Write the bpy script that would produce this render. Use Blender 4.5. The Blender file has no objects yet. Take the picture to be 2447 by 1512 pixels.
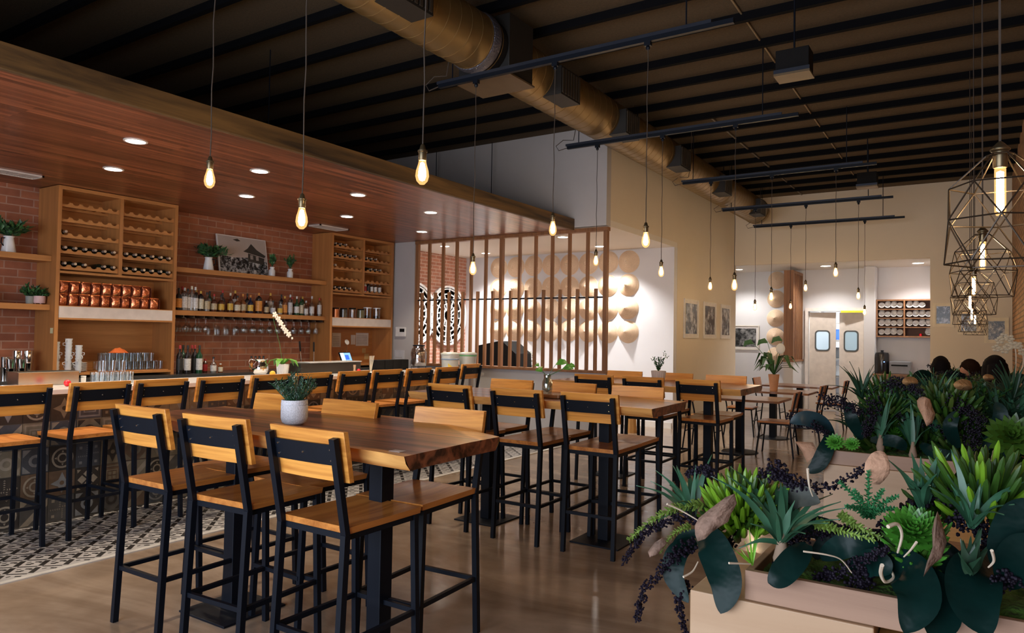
import bpy, math, random
from mathutils import Vector, Matrix, noise
C = bpy.context.scene.collection
SC = bpy.context.scene
PI = math.pi
R_ = math.radians
random.seed(7)
# ------------------------------------------------------------------ camera
F_PX = 1714.4; YAW, PITCH, ROLL = 0.57617, 0.02793, 0.01673; EYE = Vector((0, 0, 1.55))
_f = Vector((-math.sin(YAW)*math.cos(PITCH), math.cos(YAW)*math.cos(PITCH), math.sin(PITCH)))
_r = Vector((math.cos(YAW), math.sin(YAW), 0)); _u = _r.cross(_f)
RR = _r*math.cos(ROLL) + _u*math.sin(ROLL); UU = -_r*math.sin(ROLL) + _u*math.cos(ROLL)
cam_d = bpy.data.cameras.new('camera'); cam = bpy.data.objects.new('camera', cam_d); C.objects.link(cam)
cam_d.sensor_width = 36; cam_d.lens = F_PX/2447*36; cam_d.clip_start = .02; cam_d.clip_end = 100
cam.matrix_world = Matrix(((RR.x, UU.x, -_f.x, EYE.x), (RR.y, UU.y, -_f.y, EYE.y), (RR.z, UU.z, -_f.z, EYE.z), (0, 0, 0, 1)))
SC.camera = cam
def at(u, v, x=None, y=None, z=None):
    """the point of the room seen at photo position (u, v) on the plane x=, y= or z="""
    d = RR*((u-1223.5)/F_PX) - UU*((v-756)/F_PX) + _f
    t = x/d.x if x is not None else (y/d.y if y is not None else (z-EYE.z)/d.z)
    return EYE + d*t
# ------------------------------------------------------------------ light and exposure
SC.view_settings.view_transform = 'Standard'; SC.view_settings.look = 'None'
SC.view_settings.gamma = 1; SC.view_settings.use_curve_mapping = False
SC.view_settings.exposure = 1.62
DAY = 3.7            # daylight through the storefront behind the camera
BULB = 150.0; TUBE = 80.0; SPOT = 34.0; NOOK = 78.0
w = bpy.data.worlds.new('daylight'); SC.world = w; w.use_nodes = True
bg = w.node_tree.nodes['Background']; bg.inputs[0].default_value = (.78, .86, 1, 1); bg.inputs[1].default_value = DAY
SC.cycles.use_denoising = True; SC.cycles.max_bounces = 7; SC.cycles.diffuse_bounces = 4; SC.cycles.glossy_bounces = 3
SC.cycles.transparent_max_bounces = 12; SC.cycles.sample_clamp_indirect = 4; SC.cycles.caustics_reflective = False; SC.cycles.caustics_refractive = False
def portal(x0, x1, z0, z1, y):
    l = bpy.data.lights.new('window_portal', 'AREA'); l.shape = 'RECTANGLE'; l.size = x1-x0; l.size_y = z1-z0; l.cycles.is_portal = True
    o = bpy.data.objects.new('window_portal', l); o.location = ((x0+x1)/2, y, (z0+z1)/2); o.rotation_euler = (PI/2, 0, 0); C.objects.link(o)
portal(-5.4, .4, .5, 2.8, -2.45)
def lamp(name, kind, loc, energy, color=(1, .85, .65), parent=None, **k):
    l = bpy.data.lights.new(name, kind); l.energy = energy; l.color = color
    for a, b in k.items(): setattr(l, a, b)
    o = bpy.data.objects.new(name, l); o.location = loc; C.objects.link(o)
    if parent: o.parent = parent
    return o
# ------------------------------------------------------------------ materials
MATS = {}
def mat(name, col=(.5, .5, .5), rough=.5, metal=0, emit=None, es=0, spec=.5, coat=0, bump=None, noise_=None, sheen=0):
    """plain or gently mottled principled surface"""
    if name in MATS: return MATS[name]
    m = bpy.data.materials.new(name); m.use_nodes = True; nt = m.node_tree; b = nt.nodes['Principled BSDF']
    b.inputs['Base Color'].default_value = (*col, 1); b.inputs['Roughness'].default_value = rough; b.inputs['Metallic'].default_value = metal
    b.inputs['Specular IOR Level'].default_value = spec; b.inputs['Coat Weight'].default_value = coat
    if emit: b.inputs['Emission Color'].default_value = (*emit, 1); b.inputs['Emission Strength'].default_value = es
    tc = nt.nodes.new('ShaderNodeTexCoord')
    n = nt.nodes.new('ShaderNodeTexNoise'); nt.links.new(tc.outputs['Object'], n.inputs['Vector'])
    sc, amt = noise_ or (9, .12)
    n.inputs['Scale'].default_value = sc; n.inputs['Detail'].default_value = 5
    if not emit:
        mr = nt.nodes.new('ShaderNodeMapRange'); mr.inputs['To Min'].default_value = 1-amt*1.6; mr.inputs['To Max'].default_value = 1+amt*1.6
        nt.links.new(n.outputs[0], mr.inputs[0])
        mx = nt.nodes.new('ShaderNodeVectorMath'); mx.operation = 'SCALE'; mx.inputs[0].default_value = col
        nt.links.new(mr.outputs[0], mx.inputs['Scale']); nt.links.new(mx.outputs[0], b.inputs['Base Color'])
    if bump:
        n2 = nt.nodes.new('ShaderNodeTexNoise'); n2.inputs['Scale'].default_value = bump[0]; nt.links.new(tc.outputs['Object'], n2.inputs['Vector'])
        bp = nt.nodes.new('ShaderNodeBump'); bp.inputs['Strength'].default_value = bump[1]; bp.inputs['Distance'].default_value = .01
        nt.links.new(n2.outputs[0], bp.inputs['Height']); nt.links.new(bp.outputs[0], b.inputs['Normal'])
    MATS[name] = m; return m
def wood(name, c1, c2, axis=0, scale=6, rough=.4, stretch=12, planks=None, coat=0, vary=True, contrast=1.0):
    """grain stretched along one object axis; planks = (length, width, axis across) adds boards"""
    if name in MATS: return MATS[name]
    m = bpy.data.materials.new(name); m.use_nodes = True; nt = m.node_tree; N = nt.nodes; L = nt.links; b = N['Principled BSDF']
    tc = N.new('ShaderNodeTexCoord'); oi = N.new('ShaderNodeObjectInfo')
    mp = N.new('ShaderNodeMapping'); s = [scale*stretch/3]*3; s[axis] = scale/6; mp.inputs['Scale'].default_value = s
    ad = N.new('ShaderNodeVectorMath'); ad.operation = 'ADD'; sc = N.new('ShaderNodeVectorMath'); sc.operation = 'SCALE'
    cb = N.new('ShaderNodeCombineXYZ')
    for i in range(3): L.new(oi.outputs['Random'], cb.inputs[i])
    L.new(cb.outputs[0], sc.inputs[0]); sc.inputs['Scale'].default_value = 11 if vary else 0
    L.new(tc.outputs['Object'], ad.inputs[0]); L.new(sc.outputs[0], ad.inputs[1]); L.new(ad.outputs[0], mp.inputs[0])
    n1 = N.new('ShaderNodeTexNoise'); n1.inputs['Detail'].default_value = 8; n1.inputs['Roughness'].default_value = .62; n1.inputs['Distortion'].default_value = .6; n1.inputs['Scale'].default_value = 1
    L.new(mp.outputs[0], n1.inputs['Vector'])
    cr = N.new('ShaderNodeValToRGB'); e = cr.color_ramp.elements
    e[0].position = .5-.18/contrast; e[0].color = (*c2, 1); e[1].position = .5+.14/contrast; e[1].color = (*c1, 1)
    L.new(n1.outputs[0], cr.inputs[0]); out = cr.outputs[0]
    if planks:
        br = N.new('ShaderNodeTexBrick'); br.inputs['Color1'].default_value = (.55, .52, .5, 1); br.inputs['Color2'].default_value = (1.35, 1.3, 1.28, 1)
        br.inputs['Mortar'].default_value = (.45, .42, .4, 1); br.inputs['Mortar Size'].default_value = .002; br.inputs['Scale'].default_value = 1
        br.inputs['Brick Width'].default_value = planks[0]; br.inputs['Row Height'].default_value = planks[1]; br.inputs['Bias'].default_value = 0
        sp = N.new('ShaderNodeSeparateXYZ'); c3 = N.new('ShaderNodeCombineXYZ'); L.new(tc.outputs['Object'], sp.inputs[0])
        L.new(sp.outputs[axis], c3.inputs[0]); L.new(sp.outputs[planks[2]], c3.inputs[1]); L.new(c3.outputs[0], br.inputs['Vector'])
        mx = N.new('ShaderNodeMix'); mx.data_type = 'RGBA'; mx.blend_type = 'MULTIPLY'; mx.inputs[0].default_value = 1
        L.new(out, mx.inputs[6]); L.new(br.outputs[0], mx.inputs[7]); out = mx.outputs[2]
    L.new(out, b.inputs['Base Color']); b.inputs['Roughness'].default_value = rough; b.inputs['Coat Weight'].default_value = coat; b.inputs['Coat Roughness'].default_value = .2
    bp = N.new('ShaderNodeBump'); bp.inputs['Strength'].default_value = .12; bp.inputs['Distance'].default_value = .004; L.new(n1.outputs[0], bp.inputs['Height']); L.new(bp.outputs[0], b.inputs['Normal'])
    MATS[name] = m; return m
def brick(name, c1, c2, mortar, w_, h_, ax=1, size=.012, rough=.8, bump=.5, whitewash=0):
    m = bpy.data.materials.new(name); m.use_nodes = True; nt = m.node_tree; N = nt.nodes; L = nt.links; b = N['Principled BSDF']
    tc = N.new('ShaderNodeTexCoord'); sp = N.new('ShaderNodeSeparateXYZ'); c3 = N.new('ShaderNodeCombineXYZ')
    L.new(tc.outputs['Object'], sp.inputs[0]); L.new(sp.outputs[ax], c3.inputs[0]); L.new(sp.outputs[2], c3.inputs[1])
    br = N.new('ShaderNodeTexBrick'); L.new(c3.outputs[0], br.inputs['Vector'])
    for k, c in (('Color1', c1), ('Color2', c2), ('Mortar', mortar)): br.inputs[k].default_value = (*c, 1)
    br.inputs['Scale'].default_value = 1; br.inputs['Brick Width'].default_value = w_; br.inputs['Row Height'].default_value = h_; br.inputs['Mortar Size'].default_value = size
    n = N.new('ShaderNodeTexNoise'); n.inputs['Scale'].default_value = 7; n.inputs['Detail'].default_value = 7; L.new(tc.outputs['Object'], n.inputs['Vector'])
    mr = N.new('ShaderNodeMapRange'); mr.inputs['To Min'].default_value = .65; mr.inputs['To Max'].default_value = 1.35; L.new(n.outputs[0], mr.inputs[0])
    mx = N.new('ShaderNodeVectorMath'); mx.operation = 'SCALE'; L.new(br.outputs[0], mx.inputs[0]); L.new(mr.outputs[0], mx.inputs['Scale']); L.new(mx.outputs[0], b.inputs['Base Color'])
    b.inputs['Roughness'].default_value = rough
    iv = N.new('ShaderNodeMath'); iv.operation = 'SUBTRACT'; iv.inputs[0].default_value = 1; L.new(br.outputs['Fac'], iv.inputs[1])
    ad = N.new('ShaderNodeMath'); ad.operation = 'MULTIPLY_ADD'; L.new(n.outputs[0], ad.inputs[0]); ad.inputs[1].default_value = .35; L.new(iv.outputs[0], ad.inputs[2])
    bp = N.new('ShaderNodeBump'); bp.inputs['Strength'].default_value = bump; bp.inputs['Distance'].default_value = .012; L.new(ad.outputs[0], bp.inputs['Height']); L.new(bp.outputs[0], b.inputs['Normal'])
    MATS[name] = m; return m
def glass(name, tint=(1, 1, 1), gloss=.12):
    m = bpy.data.materials.new(name); m.use_nodes = True; nt = m.node_tree; N = nt.nodes; L = nt.links; N.remove(N['Principled BSDF'])
    t = N.new('ShaderNodeBsdfTransparent'); t.inputs[0].default_value = (*tint, 1); g = N.new('ShaderNodeBsdfGlossy'); g.inputs['Roughness'].default_value = .04
    lw = N.new('ShaderNodeLayerWeight'); lw.inputs[0].default_value = .35
    ma = N.new('ShaderNodeMath'); ma.operation = 'MULTIPLY_ADD'; L.new(lw.outputs['Facing'], ma.inputs[0]); ma.inputs[1].default_value = .45; ma.inputs[2].default_value = gloss
    mx = N.new('ShaderNodeMixShader'); L.new(ma.outputs[0], mx.inputs[0]); L.new(t.outputs[0], mx.inputs[1]); L.new(g.outputs[0], mx.inputs[2])
    L.new(mx.outputs[0], N['Material Output'].inputs[0]); MATS[name] = m; return m
def photo(name, seed, tone=(1, 1, 1), scale=5, lo=.47, hi=.62):
    """a generic black-and-white print: soft dark and light masses"""
    m = bpy.data.materials.new(name); m.use_nodes = True; nt = m.node_tree; N = nt.nodes; L = nt.links; b = N['Principled BSDF']
    tc = N.new('ShaderNodeTexCoord'); mp = N.new('ShaderNodeMapping'); mp.inputs['Location'].default_value = (seed*3.1, seed*1.7, seed); L.new(tc.outputs['Object'], mp.inputs[0])
    n = N.new('ShaderNodeTexNoise'); n.inputs['Scale'].default_value = scale; n.inputs['Detail'].default_value = 9; n.inputs['Roughness'].default_value = .7; L.new(mp.outputs[0], n.inputs['Vector'])
    cr = N.new('ShaderNodeValToRGB'); e = cr.color_ramp.elements; e[0].position = lo; e[0].color = (.015*tone[0], .015*tone[1], .015*tone[2], 1); e[1].position = hi; e[1].color = (.48*tone[0], .48*tone[1], .48*tone[2], 1)
    L.new(n.outputs[0], cr.inputs[0]); L.new(cr.outputs[0], b.inputs['Base Color']); b.inputs['Roughness'].default_value = .25
    MATS[name] = m; return m
# ------------------------------------------------------------------ mesh building
class MB:
    def __init__(s): s.v = []; s.f = []; s.m = []; s.cur = 0
    def mat(s, i): s.cur = i; return s
    def poly(s, pts):
        k = len(s.v); s.v += [tuple(p) for p in pts]; s.f.append(tuple(range(k, k+len(pts)))); s.m.append(s.cur); return s
    def add(s, vs, fs):
        k = len(s.v); s.v += [tuple(p) for p in vs]
        for f in fs: s.f.append(tuple(i+k for i in f)); s.m.append(s.cur)
        return s
    def box(s, x0, x1, y0, y1, z0, z1):
        return s.add([(x0,y0,z0),(x1,y0,z0),(x1,y1,z0),(x0,y1,z0),(x0,y0,z1),(x1,y0,z1),(x1,y1,z1),(x0,y1,z1)],
                     [(0,3,2,1),(4,5,6,7),(0,1,5,4),(1,2,6,5),(2,3,7,6),(3,0,4,7)])
    def cbox(s, c, d): return s.box(c[0]-d[0]/2, c[0]+d[0]/2, c[1]-d[1]/2, c[1]+d[1]/2, c[2]-d[2]/2, c[2]+d[2]/2)
    def bar(s, p, q, w, h=None, up=(0, 0, 1)):
        """square bar between two points"""
        p, q = Vector(p), Vector(q); h = h or w; d = (q-p).normalized(); a = d.cross(Vector(up))
        if a.length < 1e-4: a = d.cross(Vector((0, 1, 0)))
        a.normalize(); b = a.cross(d); a *= w/2; b *= h/2
        return s.add([p-a-b, p+a-b, p+a+b, p-a+b, q-a-b, q+a-b, q+a+b, q-a+b], [(0,3,2,1),(4,5,6,7),(0,1,5,4),(1,2,6,5),(2,3,7,6),(3,0,4,7)])
    def tube(s, pts, r, n=8, cap=True):
        pts = [Vector(p) for p in pts]; rs = r if isinstance(r, (list, tuple)) else [r]*len(pts); k0 = len(s.v); prev = None
        for i, p in enumerate(pts):
            d = (pts[min(i+1, len(pts)-1)]-pts[max(i-1, 0)]).normalized()
            if prev is None: a = d.cross(Vector((0, 0, 1))); a = a if a.length > .05 else d.cross(Vector((0, 1, 0)))
            else: a = prev - d*prev.dot(d)
            a.normalize(); prev = a; b = d.cross(a)
            for j in range(n): t = 2*PI*j/n; s.v.append(tuple(p+(a*math.cos(t)+b*math.sin(t))*rs[i]))
        for i in range(len(pts)-1):
            for j in range(n):
                a0 = k0+i*n+j; a1 = k0+i*n+(j+1) % n; s.f.append((a0, a1, a1+n, a0+n)); s.m.append(s.cur)
        if cap:
            s.f.append(tuple(k0+j for j in reversed(range(n)))); s.m.append(s.cur)
            s.f.append(tuple(k0+(len(pts)-1)*n+j for j in range(n))); s.m.append(s.cur)
        return s
    def lathe(s, prof, n=16, c=(0, 0, 0), M=None):
        k0 = len(s.v); c = Vector(c)
        for r, z in prof:
            for j in range(n):
                t = 2*PI*j/n; p = Vector((r*math.cos(t), r*math.sin(t), z))
                if M: p = M @ p
                s.v.append(tuple(p+c))
        for i in range(len(prof)-1):
            for j in range(n):
                a0 = k0+i*n+j; a1 = k0+i*n+(j+1) % n; s.f.append((a0, a1, a1+n, a0+n)); s.m.append(s.cur)
        if prof[0][0] > 1e-5: s.f.append(tuple(k0+j for j in reversed(range(n)))); s.m.append(s.cur)
        if prof[-1][0] > 1e-5: s.f.append(tuple(k0+(len(prof)-1)*n+j for j in range(n))); s.m.append(s.cur)
        return s
    def blob(s, c, r, n=6, m=4, M=None):
        r = r if isinstance(r, (list, tuple)) else (r, r, r)
        pr = [(math.sin(PI*i/m), -math.cos(PI*i/m)) for i in range(m+1)]; k0 = len(s.v); c = Vector(c)
        for a, z in pr:
            for j in range(n):
                t = 2*PI*j/n; p = Vector((a*math.cos(t)*r[0], a*math.sin(t)*r[1], z*r[2]))
                if M: p = M @ p
                s.v.append(tuple(c+p))
        for i in range(m):
            for j in range(n):
                a0 = k0+i*n+j; a1 = k0+i*n+(j+1) % n; s.f.append((a0, a1, a1+n, a0+n)); s.m.append(s.cur)
        return s
    def blade(s, pts, ws, up=(0, 0, 1), fold=.25, th=0.0):
        """leaf along pts with half-widths ws, folded at the midrib; th gives it thickness"""
        pts = [Vector(p) for p in pts]; k0 = len(s.v); up = Vector(up)
        for i, p in enumerate(pts):
            d = (pts[min(i+1, len(pts)-1)]-pts[max(i-1, 0)]).normalized(); a = d.cross(up)
            if a.length < .05: a = d.cross(Vector((1, .3, 0)))
            a.normalize(); nn = a.cross(d); w_ = ws[i]
            s.v += [tuple(p-a*w_+nn*w_*fold), tuple(p+nn*(-th)), tuple(p+a*w_+nn*w_*fold), tuple(p+nn*(th+.0004))]
        for i in range(len(pts)-1):
            q = k0+i*4
            for a0, a1 in ((0, 1), (1, 2), (2, 3), (3, 0)): s.f.append((q+a0, q+a1, q+4+a1, q+4+a0)); s.m.append(s.cur)
        return s
    def build(s, name, mats, parent=None, loc=None, smooth=40, bevel=0):
        me = bpy.data.meshes.new(name); me.from_pydata(s.v, [], s.f)
        for m in (mats if isinstance(mats, (list, tuple)) else [mats]): me.materials.append(m)
        me.polygons.foreach_set('material_index', s.m); me.validate()
        o = bpy.data.objects.new(name, me); C.objects.link(o)
        if smooth:
            me.polygons.foreach_set('use_smooth', [True]*len(me.polygons)); me.set_sharp_from_angle(angle=R_(smooth))
        if parent: o.parent = parent
        if loc is not None: o.location = loc
        if bevel:
            md = o.modifiers.new('bevel', 'BEVEL'); md.width = bevel; md.segments = 2; md.limit_method = 'ANGLE'; md.angle_limit = R_(50)
        return o
def empty(name, loc=(0, 0, 0), rz=0):
    o = bpy.data.objects.new(name, None); o.location = loc; o.rotation_euler = (0, 0, rz); o.empty_display_size = .1; C.objects.link(o); return o
def tag(o, label, cat, group=None, kind=None):
    o['label'] = label; o['category'] = cat
    if group: o['group'] = group
    if kind: o['kind'] = kind
    return o
def struct(o, label=None):
    o['kind'] = 'structure'
    if label: o['label'] = label
    return o
KIDS = {}
def dup(o, loc=None, rz=None, label=None, group=None, scale=None):
    def cp(a, par):
        c = a.copy(); C.objects.link(c)
        if par: c.parent = par
        for ch in [x for x in list(a.children) if x.type != 'LIGHT']: cp(ch, c)
        for ch in [x for x in list(a.children) if x.type == 'LIGHT']:
            d = ch.copy(); C.objects.link(d); d.parent = c
        return c
    c = cp(o, None)
    if loc is not None: c.location = loc
    if rz is not None: c.rotation_euler = (0, 0, rz)
    if label: c['label'] = label
    if group: c['group'] = group
    if scale: c.scale = (scale,)*3
    return c
def ordn(i): return ('first second third fourth fifth sixth seventh eighth ninth tenth eleventh twelfth thirteenth fourteenth fifteenth sixteenth seventeenth eighteenth nineteenth twentieth'.split()+['twenty-'+w for w in 'first second third fourth fifth sixth seventh eighth ninth'.split()])[i]
# ------------------------------------------------------------------ shared materials
black = mat('black_metal', (.003, .005, .01), .5, 0, spec=.2, noise_=(20, .1))
black2 = mat('black_matte', (.007, .0065, .0065), .75, spec=.15)
steel = mat('stainless', (.55, .53, .5), .22, 1)
chrome = mat('chrome', (.75, .74, .72), .08, 1)
white_paint = mat('white_paint', (.66, .66, .68), .6, noise_=(3, .03))
grey_paint = mat('grey_paint', (.47, .45, .45), .6, noise_=(3, .04))
beige = mat('beige_plaster', (.68, .6, .475), .75, noise_=(1.3, .05), bump=(60, .15))
nook_ceil = mat('ceiling_white', (.72, .68, .62), .7, noise_=(2, .02))
honey = wood('honey_ash', (.8, .36, .07), (.52, .19, .03), 0, 5, .4, 14, coat=.2, contrast=1.3)
seatw = wood('seat_wood', (.6, .235, .05), (.36, .115, .022), 1, 5, .3, 12, coat=.4, contrast=1.2)
cab_wood = wood('cabinet_birch', (.47, .2, .06), (.33, .13, .038), 2, 4, .42, 10, contrast=.8)
cab_y = wood('cabinet_birch_long', (.52, .23, .07), (.35, .14, .042), 1, 4, .42, 10, contrast=.8)
slat_w = wood('slat_wood', (.3, .135, .055), (.18, .075, .03), 2, 5, .5, 10)
soffit_w = wood('soffit_planks', (.3, .105, .05), (.1, .03, .014), 1, 5, .33, 16, planks=(1.2, .06, 0), vary=False, coat=.15)
fascia_w = wood('fascia_oak', (.15, .08, .024), (.014, .007, .003), 1, 3.5, .6, 8, vary=False)
pale_w = wood('pale_birch', (.46, .31, .19), (.36, .22, .12), 0, 3, .5, 8, contrast=.7)
orange_w = wood('orange_ply', (.55, .27, .07), (.4, .17, .04), 0, 3, .5, 8)
darkslab = wood('dark_slab', (.3, .14, .06), (.14, .05, .02), 0, 5, .3, 10, coat=.3)
glass_m = glass('clear_glass', (.95, .97, .97), .05)
quartz = mat('white_quartz', (.62, .6, .6), .18, noise_=(12, .06))
# ------------------------------------------------------------------ floor
def floor_mat():
    m = bpy.data.materials.new('polished_concrete'); m.use_nodes = True; nt = m.node_tree; N = nt.nodes; L = nt.links; b = N['Principled BSDF']
    tc = N.new('ShaderNodeTexCoord')
    n1 = N.new('ShaderNodeTexNoise'); n1.inputs['Scale'].default_value = .9; n1.inputs['Detail'].default_value = 9; n1.inputs['Roughness'].default_value = .62; n1.inputs['Distortion'].default_value = 1.2
    n2 = N.new('ShaderNodeTexNoise'); n2.inputs['Scale'].default_value = 5; n2.inputs['Detail'].default_value = 8
    mp = N.new('ShaderNodeMapping'); mp.inputs['Scale'].default_value = (.5, 1.4, 1); L.new(tc.outputs['Object'], mp.inputs[0]); L.new(mp.outputs[0], n1.inputs['Vector']); L.new(tc.outputs['Object'], n2.inputs['Vector'])
    cr = N.new('ShaderNodeValToRGB'); e = cr.color_ramp.elements; e[0].position = .33; e[0].color = (.17, .115, .075, 1); e[1].position = .66; e[1].color = (.36, .27, .2, 1)
    k = cr.color_ramp.elements.new(.5); k.color = (.26, .185, .13, 1)
    ad = N.new('ShaderNodeMath'); ad.operation = 'MULTIPLY_ADD'; L.new(n2.outputs[0], ad.inputs[0]); ad.inputs[1].default_value = .25; 
    sb = N.new('ShaderNodeMath'); sb.operation = 'SUBTRACT'; L.new(n1.outputs[0], sb.inputs[0]); sb.inputs[1].default_value = .125; L.new(sb.outputs[0], ad.inputs[2])
    L.new(ad.outputs[0], cr.inputs[0]); L.new(cr.outputs[0], b.inputs['Base Color'])
    mr = N.new('ShaderNodeMapRange'); mr.inputs['To Min'].default_value = .09; mr.inputs['To Max'].default_value = .24; L.new(n2.outputs[0], mr.inputs[0]); L.new(mr.outputs[0], b.inputs['Roughness'])
    b.inputs['Specular IOR Level'].default_value = .75
    bp = N.new('ShaderNodeBump'); bp.inputs['Strength'].default_value = .05; bp.inputs['Distance'].default_value = .02; L.new(n1.outputs[0], bp.inputs['Height']); L.new(bp.outputs[0], b.inputs['Normal'])
    return m
XL, XR, YB, ZC = -8.87, .52, 15.7, 4.5
struct(MB().box(XL-.2, XR+.2, -2.7, 19.6, -.1, 0).build('floor', floor_mat(), smooth=0), 'polished brown concrete floor of the whole dining room')
# patterned cement tile strip along the bar: white ground with raised-by-print black marks
tl = MB(); tl.mat(0).box(-6.9, -4.98, -.5, 9.26, .0002, .004)
tl.mat(1); S2 = math.sqrt(.5); cs = .1465; z = .0046
def bar2(p, q, w_):
    d = Vector((q[0]-p[0], q[1]-p[1])).normalized(); n = Vector((-d.y, d.x))*w_/2
    pts = [(p[0]-n.x, p[1]-n.y), (q[0]-n.x, q[1]-n.y), (q[0]+n.x, q[1]+n.y), (p[0]+n.x, p[1]+n.y)]
    if all(-6.32 < a < -5.0 and -.4 < b_ < 9.2 for a, b_ in pts): tl.poly([(a, b_, z) for a, b_ in pts])
for i in range(-40, 110):
    for j in range(-110, 70):
        ox = -5.125+(i*cs-j*cs)*S2; oy = 2.088+(i*cs+j*cs)*S2
        if not (-6.4 < ox < -4.9 and -.5 < oy < 9.3): continue
        A = Vector((S2, S2)); B = Vector((-S2, S2)); O = Vector((ox, oy))
        P = lambda a, b_: tuple(O+A*a*cs+B*b_*cs)
        bar2(P(0, .08), P(0, .88), .034); bar2(P(.1, 0), P(.9, 0), .016)
        bar2(P(.3, .36), P(.52, .36), .022); bar2(P(.52, .36), P(.52, .5), .02); bar2(P(.55, .68), P(.8, .68), .019); bar2(P(.8, .55), P(.8, .68), .019); bar2(P(.25, .6), P(.38, .72), .011)
struct(tl.build('floor', [mat('tile_white', (.33, .31, .3), .3, noise_=(14, .15)), mat('tile_black', (.012, .01, .009), .35)], smooth=0), 'black and white patterned cement tile strip in front of the bar')
struct(MB().box(-4.99, -4.945, -.5, 9.26, 0, .007).build('trim_1', mat('edge_metal', (.6, .57, .53), .35, .3), smooth=0), 'pale metal edge strip between patterned tile and concrete')
# ------------------------------------------------------------------ walls
def wall(name, b_, m, label):
    mb = MB()
    for q in b_: mb.box(*q)
    return struct(mb.build(name, m, smooth=0), label)
brk = brick('red_brick', (.36, .125, .06), (.26, .085, .045), (.36, .2, .14), .27, .088, 1, .007, .62, .4)
wall('wall_left', [(XL-.2, XL, -2.6, 9.4, 0, 4.7)], brk, 'red brick wall behind the bar shelves')
brk2 = brick('nook_brick', (.55, .26, .18), (.42, .18, .12), (.6, .42, .35), .22, .068, 1, .01, .8, .5)
wall('wall_nook', [(-9.15, -8.95, 9.4, 12.0, 0, 3.16)], brk2, 'brick side wall of the alcove with round panels')
wall('wall_front', [(XL, -4.44, 9.26, 9.4, 3.16, 4.7)], grey_paint, 'pale grey wall above the wooden lattice')
wall('wall_side', [(XL-.1, -8.0, 9.26, 9.4, 0, 3.16)], grey_paint, 'narrow grey wall with the thermostat beside the bar')
wall('wall_low', [(-8.0, -4.44, 9.3, 9.42, 0, 1.045)], grey_paint, 'low grey wall under the wooden lattice')
wall('wall_alcove', [(-9.15, -4.44, 12.0, 12.15, 0, 3.16)], white_paint, 'white alcove wall carrying the rows of conical hats')
wall('wall_middle', [(-4.6, -4.44, 9.4, 12.16, 3.25, 4.7), (-4.6, -4.44, 12.16, YB+.1, 0, 4.7)], beige, 'long beige wall with three framed prints')
wall('wall_back', [(-4.44, -.757, YB, YB+.12, 3.18, 4.7), (-.757, XR+.3, YB, YB+.12, 0, 4.7)], beige, 'beige end wall above the kitchen passage')
brk3 = brick('warm_brick', (.42, .23, .11), (.27, .14, .07), (.16, .1, .06), .24, .075, 1, .012, .85, 1.0)
wall('wall_right', [(XR, XR+.2, -2.6, YB, 0, 4.7)], brk3, 'brown brick wall at the right end of the booths')
wall('wall_passage', [(-6.1, -3.2775, 17.4, 17.55, 0, 3.3), (-2.06, -.6, 17.4, 17.55, 0, 3.3), (-3.2775, -2.06, 17.4, 17.55, 2.25, 3.3), (-6.1, -5.95, YB, 17.4, 0, 3.3), (-.757, -.6, YB+.12, 17.4, 0, 3.3), (-6.0, -4.6, YB, YB+.1, 0, 3.3)], white_paint, 'white walls of the passage with the kitchen doors')
wall('wall_pier', [(-2.04, -1.83, 16.9, 17.39, 0, 3.17)], white_paint, 'white pier between kitchen doors and plate niche')
wall('ceiling', [(XL-.2, XR+.2, -2.7, YB+.2, 4.6, 4.75)], mat('ceiling_board', (.075, .052, .027), .95, noise_=(40, .25), bump=(90, .5)), 'dark brown speckled ceiling boards')
wall('ceiling', [(-9.15, -4.44, 9.4, 12.15, 3.16, 3.25)], nook_ceil, 'white ceiling of the alcove')
wall('ceiling', [(-6.1, -.6, YB+.13, 17.5, 3.18, 3.3)], nook_ceil, 'white ceiling of the kitchen passage')
wall('baseboard_alcove', [(-8.9, -4.46, 11.975, 11.999, 0, .1)], mat('base_white', (.7, .68, .64), .5), 'white baseboard along the alcove wall')
wall('baseboard_passage', [(-5.9, -3.3, 17.375, 17.399, 0, .1)], mat('base_white', (.7, .68, .64), .5), 'white baseboard along the passage wall')
# storefront behind the camera: posts and sills with openings to the daylight
sf = MB()
for x in (-5.4, -3.4, -1.4, .5): sf.box(x-.07, x+.07, -2.58, -2.42, 0, 4.66)
sf.box(-9, -5.4, -2.58, -2.42, .45, 2.8); sf.box(-9, .6, -2.58, -2.42, 0, .45); sf.box(-9, .6, -2.58, -2.42, 2.8, 4.66)  # unseen closed left part and low head, shaped to dim bar and ceiling
struct(sf.build('window_1', black2, smooth=0), 'unseen black storefront window frame, its closed left and head shaped to limit daylight')
# ceiling joists
jm = mat('joist_black', (.004, .004, .005), .9, spec=.1)
jn = -1
for k in range(26):
    y = 1.9+.685*(k-4)
    if y > YB-.1 or y < -2.3: continue
    jn += 1
    o = MB().box(XL, XR, y-.028, y+.028, 4.52, 4.6).build('ceiling_joist', jm, smooth=0)
    tag(o, 'black steel ceiling joist, %s from the camera end' % ordn(jn), 'joist', 'ceiling joists')
def tube_thing(name, pts, r, m, label, cat):
    return tag(MB().tube(pts, r, 8).build(name, m), label, cat)
tube_thing('ceiling_line', [(-1.81, 1.5, 4.588), (-1.9, 15.6, 4.588)], .01, mat('seam_tan', (.26, .19, .11), .6), 'thin tan seam line between the ceiling boards', 'conduit')  # tan tube stands in for the pale line between ceiling boards
tube_thing('ceiling_line', [(-3.05, 9.5, 4.58), (-3.05, 15.6, 4.58)], .015, mat('conduit_dark', (.1, .08, .06), .5), 'dark conduit beside the far end of the duct', 'conduit')
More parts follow.
